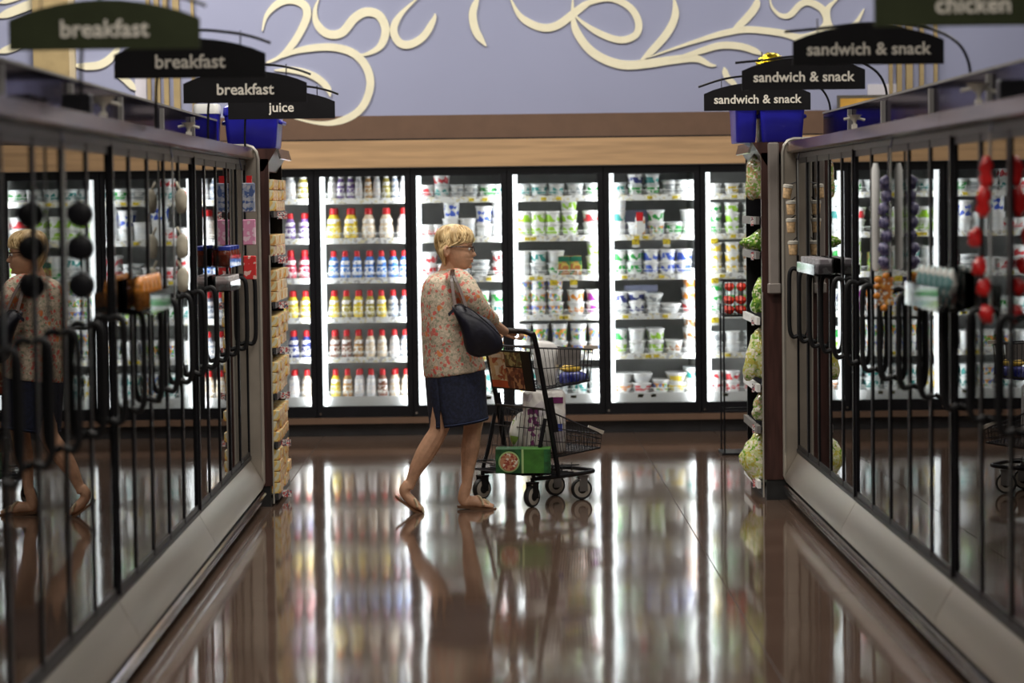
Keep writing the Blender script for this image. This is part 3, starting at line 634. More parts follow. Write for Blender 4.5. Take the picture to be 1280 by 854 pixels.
# ================================================================== HANGING AISLE SIGNS
SIGNB = mat('black_sign_board', (.007, .0065, .008), .6, var=.15, spec=.2); SIGNG = mat('olive_sign_board', (.034, .042, .018), .6, var=.1, spec=.2)
LET = mat('ivory_lettering', (.85, .8, .7), .5, var=.03)
def sign(txt, x, Y, z, bx_, m, lab, size=.076):
    e = empty('aisle_sign', (x, Y, 0), lab, 'sign', 'arched aisle signs on wire stands')
    w = .3; out = [(-w, z), (w, z), (w, z+.095)]
    for k in range(1, 12): 
        u = k/12; out.append((w-2*w*u, z+.095+.062*(math.sin(math.pi*u)**.8)))
    out.append((-w, z+.095))
    MB().prism([(a, 0, b) for a, b in out], (0, .012, 0)).build('board', m, e)
    tm = text_mesh(txt, size, .0013, .001, 1.0); tm.xf(Matrix.Translation((0, -.0025, z+.04)) @ Matrix.Rotation(math.pi/2, 4, 'X')); tm.build('lettering', LET, e)
    s = 1 if bx_ > x else -1
    if s > 0: P = [(bx_, 2.05), (bx_, 2.15), (bx_-.005, 2.27), (bx_-.06, 2.36), (x+.22, 2.415), (x, 2.432), (x-.18, 2.415), (x-.33, z+.135)]
    else: P = [(bx_, 2.05), (bx_, 2.14), (bx_+.01, 2.26), (bx_+.06, 2.36), (x+.0, z+.185), (x+.15, z+.18), (x+.25, z+.16), (x+.32, z+.135)]
    MB().tube([(a-x, .02, b) for a, b in cr(P, 5)], .006, 6).build('wire_arch', BLACK, e, True)
    for q in (-.2, .2):
        MB().tube([(q, .012, z+.12), (q, .02, z+.185)], .003, 5).build('hanger', CHROME, e)
sign('juice', -1.19, 14.45, 2.22, -1.40, SIGNB, 'black arched sign reading juice, the farthest on the left row')
sign('breakfast', -1.205, 12.5, 2.237, -1.39, SIGNB, 'black arched sign reading breakfast, next in front of the juice sign')
sign('breakfast', -1.20, 10.2, 2.248, -1.34, SIGNB, 'black arched sign reading breakfast, between the olive sign and another black one')
sign('breakfast', -1.22, 8.1, 2.238, -1.30, SIGNG, 'olive green arched sign reading breakfast above the nearest left freezers')
sign('sandwich & snack', 1.487, 14.45, 2.235, 1.90, SIGNB, 'black arched sign reading sandwich and snack, farthest on the right row', .069)
sign('sandwich & snack', 1.512, 12.5, 2.267, 1.92, SIGNB, 'black arched sign reading sandwich and snack, middle one of the right row', .069)
sign('sandwich & snack', 1.492, 10.2, 2.268, 1.90, SIGNB, 'black arched sign reading sandwich and snack, nearest black one on the right', .069)
sign('chicken', 1.46, 7.8, 2.26, 1.88, SIGNG, 'olive green arched sign reading chicken, nearest on the right row')

# small clips and boxes on the canopies
CLIPM = mat('cloudy_clip_plastic', (.6, .57, .5), .3, var=.1)
def clip(x, y, z, lab, s=1.):
    e = empty('sign_clip', (x, y, z), lab, 'clip', 'pale plastic clips on the freezer canopies')
    MB().lathe([(.006, 0), (.008, .02*s), (.03*s, .045*s), (.036*s, .05*s)], 10).build('cup', CLIPM, e, True)
    MB().tube([(-.05*s, 0, .03*s), (0, 0, .04*s), (.05*s, 0, .025*s)], .007, 6).build('wing', CLIPM, e, True)
    MB().box((-.012, -.012, -.02), (.012, .012, .006)).build('foot', CLIPM, e)
P = at(236, 168, 12.2); clip(P.x, P.y, 2.085, 'pale plastic clip on the far left freezer canopy')
P = at(108, 118, 9.5); clip(-1.44, 9.5, 2.085, 'bright clear clip beside a black box on the near left canopy', 1.3)
P = at(1068, 158, 12.3); clip(P.x, P.y, 2.085, 'pale plastic clip on the far right freezer canopy')
clip(1.76, 9.3, 2.085, 'bright clear clip beside a black box on the near right canopy', 1.3)
for x, y, l in ((-1.47, 9.25, 'left'), (1.80, 9.05, 'right')):
    o = MB().box((-.05, -.04, 0), (.05, .04, .075), bev=.005).build('small_black_box', BLACK); o.location = (x, y-.15, 2.068); tag(o, 'small black plastic box on top of the near %s freezer canopy' % l, 'box')

# ================================================================== GOODS HUNG ON THE FREEZER DOORS
def hstrip(side, y, ztop, zbot, lab):
    X = side*((WL if side < 0 else WR)-.03)
    e = empty('clip_strip', (X, y, zbot), lab, 'strip', 'merchandise clip strips on freezer doors')
    h = ztop-zbot
    MB().box((-.003, -.012, 0), (.003, .012, h)).build('strip', mat('clear_grey_plastic', (.16, .16, .155), .25, var=.05), e)
    MB().tube([(0, 0, h), (side*.01, 0, h+.05), (side*.02, 0, h+.12)], .004, 6).build('hanger', CHROME, e)
    return X
def packs(side, y, items, name, cat, group, labf, builder):
    X = side*((WL if side < 0 else WR)-.036)
    for k, z in enumerate(items):
        o = builder(X, y, z, side); tag(o, labf % (ORD[k]), cat, group)
def inward(side, a): return -side*a
# left: blue packs, pink tags, red cards
X = hstrip(-1, 14.15, 1.93, 1.33, 'grey clip strip by the far end of the left row')
BLP = print_mat('blue_clear_pack_print', (.25, .28, .38), [(.06, .1, .25), (.4, .4, .45)], 40, .4); PNK = print_mat('pink_tag_print', (.75, .3, .48), [(.85, .6, .7)], 60, .2); RDC = print_mat('red_card_print', (.65, .03, .03), [(.8, .5, .45)], 60, .15)
for nm, z0, z1, m, lab in (('hanging_pack', 1.70, 1.86, BLP, 'blue and clear hanging pack with red top, far left clip strip'), ('pink_tag', 1.52, 1.66, PNK, 'pink hanging card below the blue pack, far left freezers'), ('red_card', 1.33, 1.46, RDC, 'red hanging card below the pink one, far left freezers')):
    o = MB().box((X+.006, 14.08, z0), (X+.075, 14.11, z1), bev=.004).build(nm, m, None, off=(X, 14.1, z0)); o.location = (X, 14.1, z0); tag(o, lab, 'pack')
    if z1 > 1.8: MB().box((.03, -.012, .16), (.06, .006, .2)).build('red_top', REDCAP, o)
# left: cream pouches
X = hstrip(-1, 11.1, 1.95, 1.33, 'clear clip strip with cream pouches, middle of left row')
CRP = mat('cream_pouch', (.62, .57, .45), .5, var=.12, scale=25)
for k, z in enumerate((1.76, 1.565, 1.42)):
    mb = MB().ell((0, 0, 0), (.028, .02, .055), 12, 8).jitter(.006, 30); mb.tube([(0, 0, .04), (-.02, 0, .085)], .006, 6); o = mb.build('cream_pouch', CRP, None, 'all'); o.location = (X+.035, 11.1, z); tag(o, 'cream pouch hung on left clip strip, %s from top' % ORD[k], 'pouch', 'cream pouches on the left strip')
# left near: dark round tins
X = hstrip(-1, 8.3, 1.95, 1.38, 'black clip strip with dark discs on the nearest left doors')
for k, z in enumerate((1.72, 1.612, 1.49)):
    mb = MB().lathe([(.03, -.02), (.042, -.014), (.042, .014), (.03, .02)], 18, (0, 0, 0), 'Y'); mb.tube([(0, 0, .04), (-.02, 0, .06)], .006, 6); o = mb.build('black_disc', BLACK, None, True); o.location = (X+.05, 8.3, z); tag(o, 'dark round container on the nearest left strip, %s from top' % ORD[k], 'container', 'dark round containers')
# door baskets
def basket(side, y, z, L, lab, col, n, names, hh=.09, dw=.085, gm=None, itemlab='', it='jar'):
    X0 = side*((WL if side < 0 else WR)-.012); s = -side
    e = empty('door_basket', (X0+s*.004, y, z), lab, 'basket', 'small baskets on freezer doors')
    def bx(u0, u1, a, b, z0, z1, nm, m): return MB().box((min(s*u0, s*u1), a, z0), (max(s*u0, s*u1), b, z1)).build(nm, m, e)
    bx(0, dw, 0, L, 0, .004, 'tray', ACRYL); bx(dw-.003, dw, 0, L, .004, hh*.7, 'front_lip', ACRYL); bx(.01, dw-.004, -.003, 0, 0, hh*.75, 'end_plate', ACRYL); bx(.01, dw-.004, L, L+.003, 0, hh*.75, 'end_plate', ACRYL)
    bx(0, .003, 0, L, .004, hh*1.1, 'back_plate', ACRYL)
    for k in range(n):
        yy = y+L*(k+.5)/n; r = min(L/n*.42, .034)
        if it == 'jar':
            o = empty('spice_jar', (X0+s*(.012+r+.01), yy, z+.005)); MB().lathe([(r*.9, 0), (r, .005), (r, hh*.8), (r*.8, hh*.95)], 12).build('jar', col, o, True); MB().lathe([(r*.95, hh*.95), (r*.95, hh*1.15), (r*.9, hh*1.17)], 12).build('lid', gm, o, True)
        elif it == 'box':
            o = MB().box((-.035, -L/n*.46, 0), (.035, L/n*.46, hh), bev=.003).build('small_box', col); o.location = (X0+s*.048, yy, z+.005)
        else:
            mb = MB().ell((0, 0, hh*.5), (.022, L/n*.45, hh*.6), 10, 7).jitter(.008, 30); o = mb.build('snack_pouch', col, None, 'all'); o.location = (X0+s*.045, yy, z+.005+hh*.12)
        tag(o, itemlab % ORD[k], {'jar': 'jar', 'box': 'box'}.get(it, 'pouch'), lab[:40]+' goods')
    return e
BRJ = mat('brown_sauce', (.16, .03, .015), .2, var=.3); BLL = mat('blue_lid', (.03, .05, .35), .3, var=.1)
basket(-1, 12.75, 1.43, .55, 'clear basket of brown jars on far left freezer door', BRJ, 4, '', .085, .085, BLL, 'brown sauce jar with blue lid in left basket, %s from camera')
basket(-1, 12.75, 1.31, .5, 'clear basket of pale boxes under the brown jars', print_mat('pale_pink_box', (.5, .42, .42), [(.6, .6, .6)], 40, .3), 3, '', .07, .085, None, 'pale box in the lower left basket, %s from camera', 'box')
ORP = mat('amber_snack_pouch', (.55, .2, .03), .25, var=.5, scale=30)
basket(-1, 9.75, 1.33, .6, 'clear basket of amber pouches on near left freezer door', ORP, 5, '', .12, .09, None, 'amber snack pouch in near left basket, %s from camera', 'pouch')
basket(1, 12.9, 1.35, .75, 'grey display box basket on far right freezer door', print_mat('grey_small_box', (.22, .2, .22), [(.45, .44, .46)], 40, .4), 5, '', .075, .1, None, 'small grey box in far right basket, %s from camera', 'box')
TLP = print_mat('teal_pack_print', (.09, .2, .2), [(.03, .1, .11), (.35, .12, .1), (.45, .45, .42)], 22, .4)
basket(1, 9.3, 1.32, .75, 'clear basket of teal packets on near right freezer door', TLP, 6, '', .13, .1, None, 'teal and grey packet in near right basket, %s from camera', 'pouch')
# right: cork-coloured cups
X = hstrip(1, 14.3, 1.95, 1.42, 'thin chrome clip strip with tan cups at far right')
CORK = mat('cork_tan', (.5, .33, .17), .6, var=.25, scale=60)
for k, (z, dx) in enumerate(((1.775, -.075), (1.685, -.05), (1.585, -.05), (1.46, -.04))):
    e = empty('tan_cup', (X+dx+.01, 14.3, z-.04), 'tan cup with pale lid on far right strip, %s from top' % ORD[k], 'cup', 'tan cups on the right strip')
    MB().lathe([(.018, 0), (.022, .004), (.026, .06), (.024, .064)], 12).build('cup', CORK, e, True); MB().lathe([(.028, .062), (.029, .066), (.029, .078), (.02, .082)], 12).build('lid', CLIPM, e, True)
    MB().tube([(0, 0, .08), (-dx*.6-.004, 0, .1)], .003, 5).build('hook', BLACK, e); e.rotation_euler.y = .15 if k == 0 else 0
# right: purple-blue string of pouches, white tube behind
X = hstrip(1, 10.95, 1.95, 1.42, 'clear clip strip with purple pouches, middle of right row')
PUR = mat('purple_navy_pouch', (.03, .03, .12), .4, var=.6, scale=60, col2=(.3, .27, .4))
for k in range(7):
    mb = MB().ell((0, 0, 0), (.021, .018, .028), 12, 8).jitter(.014, 55+k*7); o = mb.build('purple_pouch', PUR, None, 'all'); o.location = (X-.03+.008*math.sin(k*2), 10.93, 1.80-.056*k); tag(o, 'small purple pouch on the right strip, %s from top' % ORD[k], 'pouch', 'purple pouches')
P = at(1132, 320, 11.2)
mb = MB().lathe([(.014, 0), (.018, .01), (.018, .44), (.01, .47)], 10); o = mb.build('white_tube', WHITE, None, True); o.location = (X-.02, 11.25, 1.42); tag(o, 'long white tube hanging behind the purple pouches', 'tube')
mb = MB().tube([(0, 0, 0), (0, 0, .06)], .003, 5)
o = MB().box((-.035, -.01, 0), (.03, .01, .12), bev=.004).build('snack_card', print_mat('orange_brown_card', (.5, .17, .03), [(.75, .4, .1), (.15, .04, .03), (.7, .65, .55)], 55, .3)); o.location = (1.725-.06, 10.9, 1.28); tag(o, 'orange and brown snack card hung beneath the purple pouches', 'card')
for q in ((-.035, .11), (-.037, .08), (-.038, .04), (.0, .125), (-.01, -.01)):
    MB().ell((q[0], -.005, q[1]), (.016, .012, .016), 8, 6).build('snack_piece', ORP, o, 'all')
# right near: red bottles on strip
X = hstrip(1, 8.75, 1.96, 1.3, 'clip strip with red pouches on nearest right doors')
REDP = mat('glossy_red_pouch', (.6, .02, .02), .2, var=.3)
for k, (z, q) in enumerate(((1.82, .05), (1.72, .06), (1.6, .09), (1.5, .075), (1.43, .06), (1.34, .05))):
    mb = MB().ell((0, 0, 0), (.022, .022, .055 if k < 2 else .03), 12, 8).jitter(.016, 34+k*9); o = mb.build('red_pouch', REDP, None, 'all'); o.location = (X-q+.03, 8.72, z); tag(o, 'glossy red pouch on the nearest right strip, %s from top' % ORD[k], 'pouch', 'red pouches')

# ---------------- tomato stand in front of the sixth cooler
p = at(917, 570, 17.3); e = empty('display_stand', (p.x, 17.3, 0), 'thin black wire stand holding red tomatoes near the right rack', 'stand')
m = MB()
for dx in (-.06, .22):
    for dy in (0, .25): m.tube([(dx, dy, .015), (dx, dy, 1.02)], .006 if dx < 0 else .02, 6)
m.tube([(-.06, 0, .3), (.22, 0, .3)], .005, 6).tube([(-.06, .25, .3), (.22, .25, .3)], .005, 6).box((-.08, -.02, 0), (.25, .27, .015)); m.build('stand_frame', BLACK, e)
m = MB()
for k in range(12):
    x = -.06+.28*k/11; m.tube([(x, -.01, .95), (x, -.01, 1.18)], .003, 5)
for z in (.95, 1.18): m.tube([(-.06, -.01, z), (.22, -.01, z), (.22, .26, z), (-.06, .26, z)], .005, 6, True)
m.box((-.06, -.01, .94), (.22, .26, .95)); m.build('wire_basket', BLACK, e)
TOM = mat('tomato_red', (.6, .05, .03), .25, var=.3)
for k in range(12):
    o = MB().lathe([(.005, -.03), (.025, -.022), (.036, 0), (.026, .024), (.004, .027)], 10).build('tomato', TOM, None, True) if k == 0 else tomato.copy()
    if k == 0: tomato = o
    else: sc.collection.objects.link(o)
    o.location = (p.x-.015+(k % 3)*.08, 17.3+.05+.12*((k//3) % 2), .985+(k//6)*.065 + (.12 if k > 20 else 0)); tag(o, 'red tomato in the black wire stand, %s of the pile' % ORD[k], 'tomato', 'tomatoes in the stand')
for k in range(3):
    o = tomato.copy(); sc.collection.objects.link(o); o.location = (p.x-.01+.08*k, 17.4, 1.14); tag(o, 'red tomato heaped on top of the pile, %s from left' % ORD[k], 'tomato', 'tomatoes in the stand')
#@@PERSON
# ================================================================== WOMAN
YP = 14.4
SKIN = mat('warm_skin', (.62, .35, .22), .45, var=.08, scale=30)
def limb(mb, pts, n=12, k=4):
    """pts: (px, py, Y, radius)"""
    P = cr(pts, k); mb.tube([at(a, b, c) for a, b, c, d in P], [d for *_, d in P], n); return mb
def ringpx(py, xl, xr, hw, Y=YP, n=20, tilt=0., p=1.0):
    out = []
    for k in range(n):
        a = 2*math.pi*k/n; c, s = math.cos(a), math.sin(a)
        v = at((xl+xr)/2+(xr-xl)/2*c, py-tilt*c, Y); v = Vector((v.x, Y+hw*s, v.z)); out.append(v)
    return out
woman = empty('person', (at(575, 632, YP).x, YP, 0), 'woman with short blonde hair, floral blouse and denim skirt pushing the cart', 'person')
WO = woman.location
b = MB()
# head
HD = [(284, 561, 575, .03), (288, 554, 582, .054), (294, 549.5, 587, .07), (300, 548.5, 589.6, .076), (305, 548.5, 590.6, .077), (308, 549, 590.2, .077), (311, 550, 588.6, .076), (314, 551, 589, .074), (317, 552, 590, .072), (320, 554, 590.2, .069),
      (323, 556, 589.4, .066), (325, 558, 589.6, .063), (328, 560, 588.6, .058), (331, 562, 588.6, .05), (334, 565, 587.2, .04), (337, 570, 583, .022)]
b.loft([ringpx(*h, n=24, Y=YP-.03) for h in HD])
NY = YP-.03
b.loft([[at(588, 309, NY-.006), at(591, 309, NY-.001), at(588, 309, NY+.006)], [at(588, 315, NY-.012), at(595.2, 316, NY), at(588, 315, NY+.012)], [at(588, 319.5, NY-.016), at(597, 319.2, NY), at(588, 319.5, NY+.016)], [at(588, 322, NY-.01), at(592, 321.8, NY), at(588, 322, NY+.01)]])
b.ell(at(589.8, 324.2, NY), (.011, .022, .006), 10, 7); b.ell(at(589.4, 327.2, NY), (.011, .02, .007), 10, 7); b.ell(at(587.6, 333, NY), (.012, .02, .012), 10, 7)
for sy in (-1, 1):
    c0 = at(559.5, 314.5, NY+sy*.078); b.tube([c0+Vector((-.004, sy*.006, -.028)), c0+Vector((-.014, sy*.014, -.01)), c0+Vector((-.016, sy*.018, .012)), c0+Vector((-.006, sy*.014, .028)), c0+Vector((.008, sy*.008, .024))], [.006, .008, .009, .008, .005], 8)
    b.ell(c0, (.016, .008, .026), 10, 7)
# neck, trunk core
limb(b, [(567, 320, YP-.02, .05), (562, 336, YP-.01, .053), (559, 346, YP, .06), (558, 360, YP, .09)])
b.loft([ringpx(y, a, c, h) for y, a, c, h in ((350, 540, 580, .12), (380, 534, 584, .13), (430, 535, 590, .14), (465, 538, 600, .15), (485, 540, 602, .14))])
# legs
limb(b, [(560, 470, 14.32, .088), (556, 505, 14.31, .078), (550.5, 530, 14.31, .058), (547, 541, 14.31, .052), (540, 553, 14.315, .055), (531, 568, 14.32, .054), (521, 585, 14.325, .041), (514.5, 600, 14.33, .031), (510, 610, 14.33, .032)])
limb(b, [(511, 604, 14.33, .03), (506, 612, 14.33, .032), (507, 618, 14.33, .028), (515, 627, 14.33, .029), (523, 634, 14.33, .022), (529, 638, 14.33, .013)])
limb(b, [(588, 470, 14.47, .09), (591, 505, 14.47, .078), (591.5, 528, 14.47, .058), (590, 542, 14.47, .052), (588, 560, 14.47, .053), (585.5, 580, 14.47, .042), (584, 600, 14.47, .031), (583, 610, 14.47, .032)])
limb(b, [(583, 606, 14.47, .031), (579.5, 622, 14.47, .034), (582, 628, 14.47, .03), (594, 627, 14.46, .034), (604, 630.5, 14.45, .025), (612, 632, 14.445, .017), (617, 633.2, 14.44, .011)])
for k in range(5):      # toes
    dy = -.03+k*.015
    c0 = at(612-k*1.2, 633, 14.445+dy); b.tube([c0+Vector((-.03, 0, .006)), c0+Vector((0, 0, .0)), c0+Vector((.018-.002*k, 0, -.006))], [.011, .0105, .008], 7)
    c1 = at(527-k*.8, 637.5, 14.33+dy*.9); b.tube([c1+Vector((-.025, 0, .022)), c1, c1+Vector((.014, 0, -.008))], [.011, .01, .008], 7)
# arms
def arm(pts, hand, sgn):
    limb(b, pts)
    hx, hy, hY = hand; c = at(hx, hy, hY)
    b.ell(c, (.042, .022, .018), 12, 8, Matrix.Rotation(.25, 3, 'Y') @ Matrix.Rotation(.3*sgn, 3, 'Z'))
    for k in range(4):      # fingers curl over the bar
        o = c + Vector((.022+.012*k*.55, -.03+.02*k, .004-.002*k)); L = (.9, 1, .95, .78)[k]
        b.tube([o+Vector((-.02, 0, .004)), o+Vector((.010, 0, .010)), o+Vector((.030*L, 0, .004)), o+Vector((.040*L, .0, -.016)), o+Vector((.028*L, 0, -.032)), o+Vector((.012, 0, -.034))], [.0095, .0095, .009, .0088, .008, .007], 8)
    b.tube([c+Vector((-.028, -.016, -.004)), c+Vector((-.008, -.034, -.012)), c+Vector((.014, -.04, -.02)), c+Vector((.028, -.036, -.03))], [.012, .011, .0095, .008], 8)
arm([(575, 352, 14.24, .05), (587, 372, 14.2, .045), (600, 391, 14.24, .042), (612, 401, 14.36, .036), (624, 410, 14.52, .029), (631, 414.5, 14.64, .025)], (638, 417, 14.70), 1)
arm([(572, 352, 14.57, .05), (585, 380, 14.62, .045), (592, 405, 14.66, .042), (600, 410, 14.75, .034), (606, 414, 14.83, .026)], (612, 417.5, 14.9), 1)
body = b.build('body', SKIN, woman, 'all', WO)
def remesh(o, vox, sm=4):
    r = o.modifiers.new('r', 'REMESH'); r.mode = 'VOXEL'; r.voxel_size = vox; r.use_smooth_shade = True
    s = o.modifiers.new('s', 'SMOOTH'); s.iterations = sm; s.factor = .5
remesh(body, .004, 1)
# eyes, brow, lips
for sy in (-1, 1):
    c0 = at(586.3, 311.5, NY+sy*.033)
    MB().ell(c0, (.012, .012, .0095), 12, 8).build('eye', mat('eye_white', (.7, .68, .65), .2, var=.03), woman, True, WO)
    MB().ell(c0+Vector((.008, sy*.003, 0)), (.006, .006, .006), 10, 7).build('iris', mat('iris_dark', (.04, .03, .02), .2, var=.2), woman, True, WO)
    MB().tube([at(584.5, 306.8, NY+sy*.055), at(588.5, 305.3, NY+sy*.04), at(590.3, 306, NY+sy*.018)], [.002, .0035, .002], 6).build('eyebrow', mat('brow_brown', (.25, .14, .06), .7, var=.2), woman, True, WO)
MB().ell(at(589.8, 325.6, NY), (.007, .02, .005), 12, 7).build('lips', mat('lip_rose', (.42, .1, .08), .4, var=.1), woman, True, WO)
# hair
HAIRM = mat('blonde_hair', (.36, .21, .07), .42, scale=26, col2=(.85, .64, .34), stretch=(1, 1, .22), bump=.5, detail=6)
HR = [(280.6, 561, 576, .022), (282.5, 555, 581, .05), (286, 549.5, 586.5, .07), (291, 545.5, 590.5, .083), (296, 544, 591.3, .087), (300, 543.6, 591.8, .088), (303, 543.6, 590, .088), (306, 543.8, 582, .088), (309, 544.3, 573, .087), (313, 545.5, 563, .085), (317, 547, 560, .082), (321, 549, 558, .074), (325, 551.5, 557.5, .062), (329, 554, 558, .045), (332, 556, 559, .03)]
hb = MB()
P = cr(HR, 3); hb.loft([ringpx(h[0], h[1], h[2], h[3], n=48, Y=YP-.026) for h in P])
for v in hb.v:
    q = noise.noise(Vector((v.x*40, v.y*40, v.z*12)))*.006 + noise.noise(Vector((v.x*110, v.y*110, v.z*25)))*.0035
    v += (v-at(568, 305, YP)).normalized()*q
rr = random.Random(3)
for k in range(150):      # locks
    a = rr.uniform(-1.0, math.pi+1.0) if k % 2 else rr.uniform(math.pi*.9, math.pi*2.1); h0 = rr.uniform(0, .65)
    h0i = int(h0*len(P)*.55); pts = []
    for s_ in range(5):
        i_ = min(len(P)-1, h0i+s_*3+1); h = P[i_]; aa = a+(.06*s_ if k % 3 else -.06*s_)
        if h[2] < 570 and math.cos(aa) > .1: break
        c = at((h[1]+h[2])/2+(h[2]-h[1])/2*math.cos(aa)*1.01, h[0], YP-.026); pts.append(Vector((c.x, YP-.026+h[3]*1.015*math.sin(aa), c.z)))
    if len(pts) > 2: hb.tube(pts, [.0015]+[.0045]*(len(pts)-2)+[.001], 5)
hb.build('hair', HAIRM, woman, 'all', WO)
# glasses
GL = mat('dark_glasses_frame', (.03, .012, .008), .25, var=.2)
g = MB()
for sy in (-1, 1):
    c0 = at(590.6, 311.6, NY+sy*.034)
    g.tube([c0+Vector((.004-abs(math.sin(a))*.0-.006*math.cos(a)*sy*sy, .024*math.cos(a)*1, .016*math.sin(a))) for a in [2*math.pi*q/16 for q in range(16)]], .0022, 5, True)
    g.tube([at(589.6, 309.2, NY+sy*.06), at(587, 309, NY+sy*.077), at(575, 308.6, NY+sy*.087), at(563, 308.6, NY+sy*.088)], .003, 6)
g.tube([at(591, 309.8, NY-.012), at(592.2, 309.2, NY), at(591, 309.8, NY+.012)], .002, 5)
gg = g.build('glasses', GL, woman, True, WO)
# blouse
def floral():
    m = bpy.data.materials.new('floral_cotton'); m.use_nodes = True; n = m.node_tree; bs = n.nodes['Principled BSDF']; bs.inputs['Roughness'].default_value = .8
    tc = n.nodes.new('ShaderNodeTexCoord'); nz = n.nodes.new('ShaderNodeTexNoise'); nz.inputs['Scale'].default_value = 25
    ad = n.nodes.new('ShaderNodeMix'); ad.data_type = 'VECTOR'; ad.inputs[0].default_value = .035
    n.links.new(tc.outputs['Object'], nz.inputs['Vector']); n.links.new(tc.outputs['Object'], ad.inputs[4]); n.links.new(nz.outputs['Color'], ad.inputs[5])
    last = None
    for sc_, th, col in ((75, .020, (.33, .3, .22)), (110, .0, (.2, .22, .2)), (44, .34, (.27, .3, .2)), (38, .36, (.62, .13, .10)), (24, .3, (.75, .09, .08)), (19, .33, (.78, .22, .05))):
        if th == 0.0: continue
        vo = n.nodes.new('ShaderNodeTexVoronoi'); vo.inputs['Scale'].default_value = sc_; n.links.new(ad.outputs[1], vo.inputs['Vector'])
        if th < .03: vo.feature = 'DISTANCE_TO_EDGE'; vo.inputs['Scale'].default_value = 38; th = .07; inv = False
        cmp = n.nodes.new('ShaderNodeMath'); cmp.operation = 'LESS_THAN'; cmp.inputs[1].default_value = th; n.links.new(vo.outputs['Distance'], cmp.inputs[0])
        f = cmp
        if vo.feature != 'DISTANCE_TO_EDGE':
            sx = n.nodes.new('ShaderNodeSeparateColor'); n.links.new(vo.outputs['Color'], sx.inputs[0])
            c2 = n.nodes.new('ShaderNodeMath'); c2.operation = 'LESS_THAN'; c2.inputs[1].default_value = .62 if sc_ > 30 else .5; n.links.new(sx.outputs[1], c2.inputs[0])
            f = n.nodes.new('ShaderNodeMath'); f.operation = 'MULTIPLY'; n.links.new(cmp.outputs[0], f.inputs[0]); n.links.new(c2.outputs[0], f.inputs[1])
            n.nodes.active = f
        mu = n.nodes.new('ShaderNodeMath'); mu.operation = 'MULTIPLY'; mu.inputs[1].default_value = .85 if vo.feature != 'DISTANCE_TO_EDGE' else .6; n.links.new(f.outputs[0], mu.inputs[0])
        mx = n.nodes.new('ShaderNodeMix'); mx.data_type = 'RGBA'; n.links.new(mu.outputs[0], mx.inputs[0]); mx.inputs[7].default_value = (*col, 1)
        if last is None: mx.inputs[6].default_value = (.66, .53, .40, 1)
        else: n.links.new(last, mx.inputs[6])
        last = mx.outputs[2]
    n.links.new(last, bs.inputs['Base Color'])
    n4 = n.nodes.new('ShaderNodeTexNoise'); n4.inputs['Scale'].default_value = 9; bp = n.nodes.new('ShaderNodeBump'); bp.inputs['Strength'].default_value = .5; bp.inputs['Distance'].default_value = .03
    n.links.new(tc.outputs['Object'], n4.inputs['Vector']); n.links.new(n4.outputs[0], bp.inputs['Height']); n.links.new(bp.outputs[0], bs.inputs['Normal'])
    return m
FLO = floral()
t = MB()
TR = [(334.5, 553, 574, .062, 0), (339, 547, 577, .085, 0), (344, 538, 581, .14, 0), (350, 532, 585, .175, 0), (360, 528, 588, .19, 0), (375, 526, 590, .195, 0), (395, 526.5, 593, .195, 0), (415, 527, 597, .2, 0), (435, 528, 601, .205, 0), (452, 529, 604, .21, 3), (467, 530.3, 607, .215, 5)]
t.loft([ringpx(a, c, d, e_, n=32, tilt=f_) for a, c, d, e_, f_ in TR])
limb(t, [(566, 350, 14.27, .068), (577, 354, 14.22, .07), (587, 368, 14.18, .064), (597, 384, 14.20, .06), (606, 394, 14.26, .055), (614.5, 401, 14.38, .047)], 14)
limb(t, [(566, 350, 14.53, .068), (575, 354, 14.59, .07), (585, 375, 14.62, .062), (592, 398, 14.66, .056), (598, 405, 14.73, .047)], 14)
for v in t.v: v += noise.noise_vector(Vector((v.x*9, v.y*9, v.z*5)))*.007
bl = t.build('blouse', FLO, woman, 'all', WO); remesh(bl, .0085, 5)
# collar
# skirt with slit
DEN = mat('navy_denim', (.010, .014, .038), .8, var=.35, scale=60, bump=.1)
sk = MB(); a0 = -math.radians(124); rings = []
for py, xl, xr, hw, g_, tl in ((455, 532, 604, .19, 0, 3), (470, 531, 606, .195, 0, 4), (490, 533, 607.5, .2, 0, 4.5), (506, 534.5, 608.5, .2, .004, 5), (515, 535.3, 609.3, .2, .06, 5), (524, 536.3, 610, .2, .08, 5), (529.5, 536.8, 610.8, .2, .1, 5.5)):
    ring = []
    for k in range(41):
        a = a0+g_+(2*math.pi-2*g_)*k/40; v = at((xl+xr)/2+(xr-xl)/2*math.cos(a), py-tl*math.cos(a), YP-.01); ring.append(Vector((v.x, YP-.01+hw*math.sin(a), v.z)))
    rings.append(ring)
sk.loft(rings, cap=False, closed=False); so = sk.build('skirt', DEN, woman, 'all', WO); md = so.modifiers.new('s', 'SOLIDIFY'); md.thickness = .006; md.offset = -1
st = MB().tube([rings[-1][k]+Vector((0, 0, .012)) for k in range(41)], .0022, 5); st.build('hem_stitching', mat('denim_seam', (.04, .06, .14), .8, var=.2), woman, True, WO)
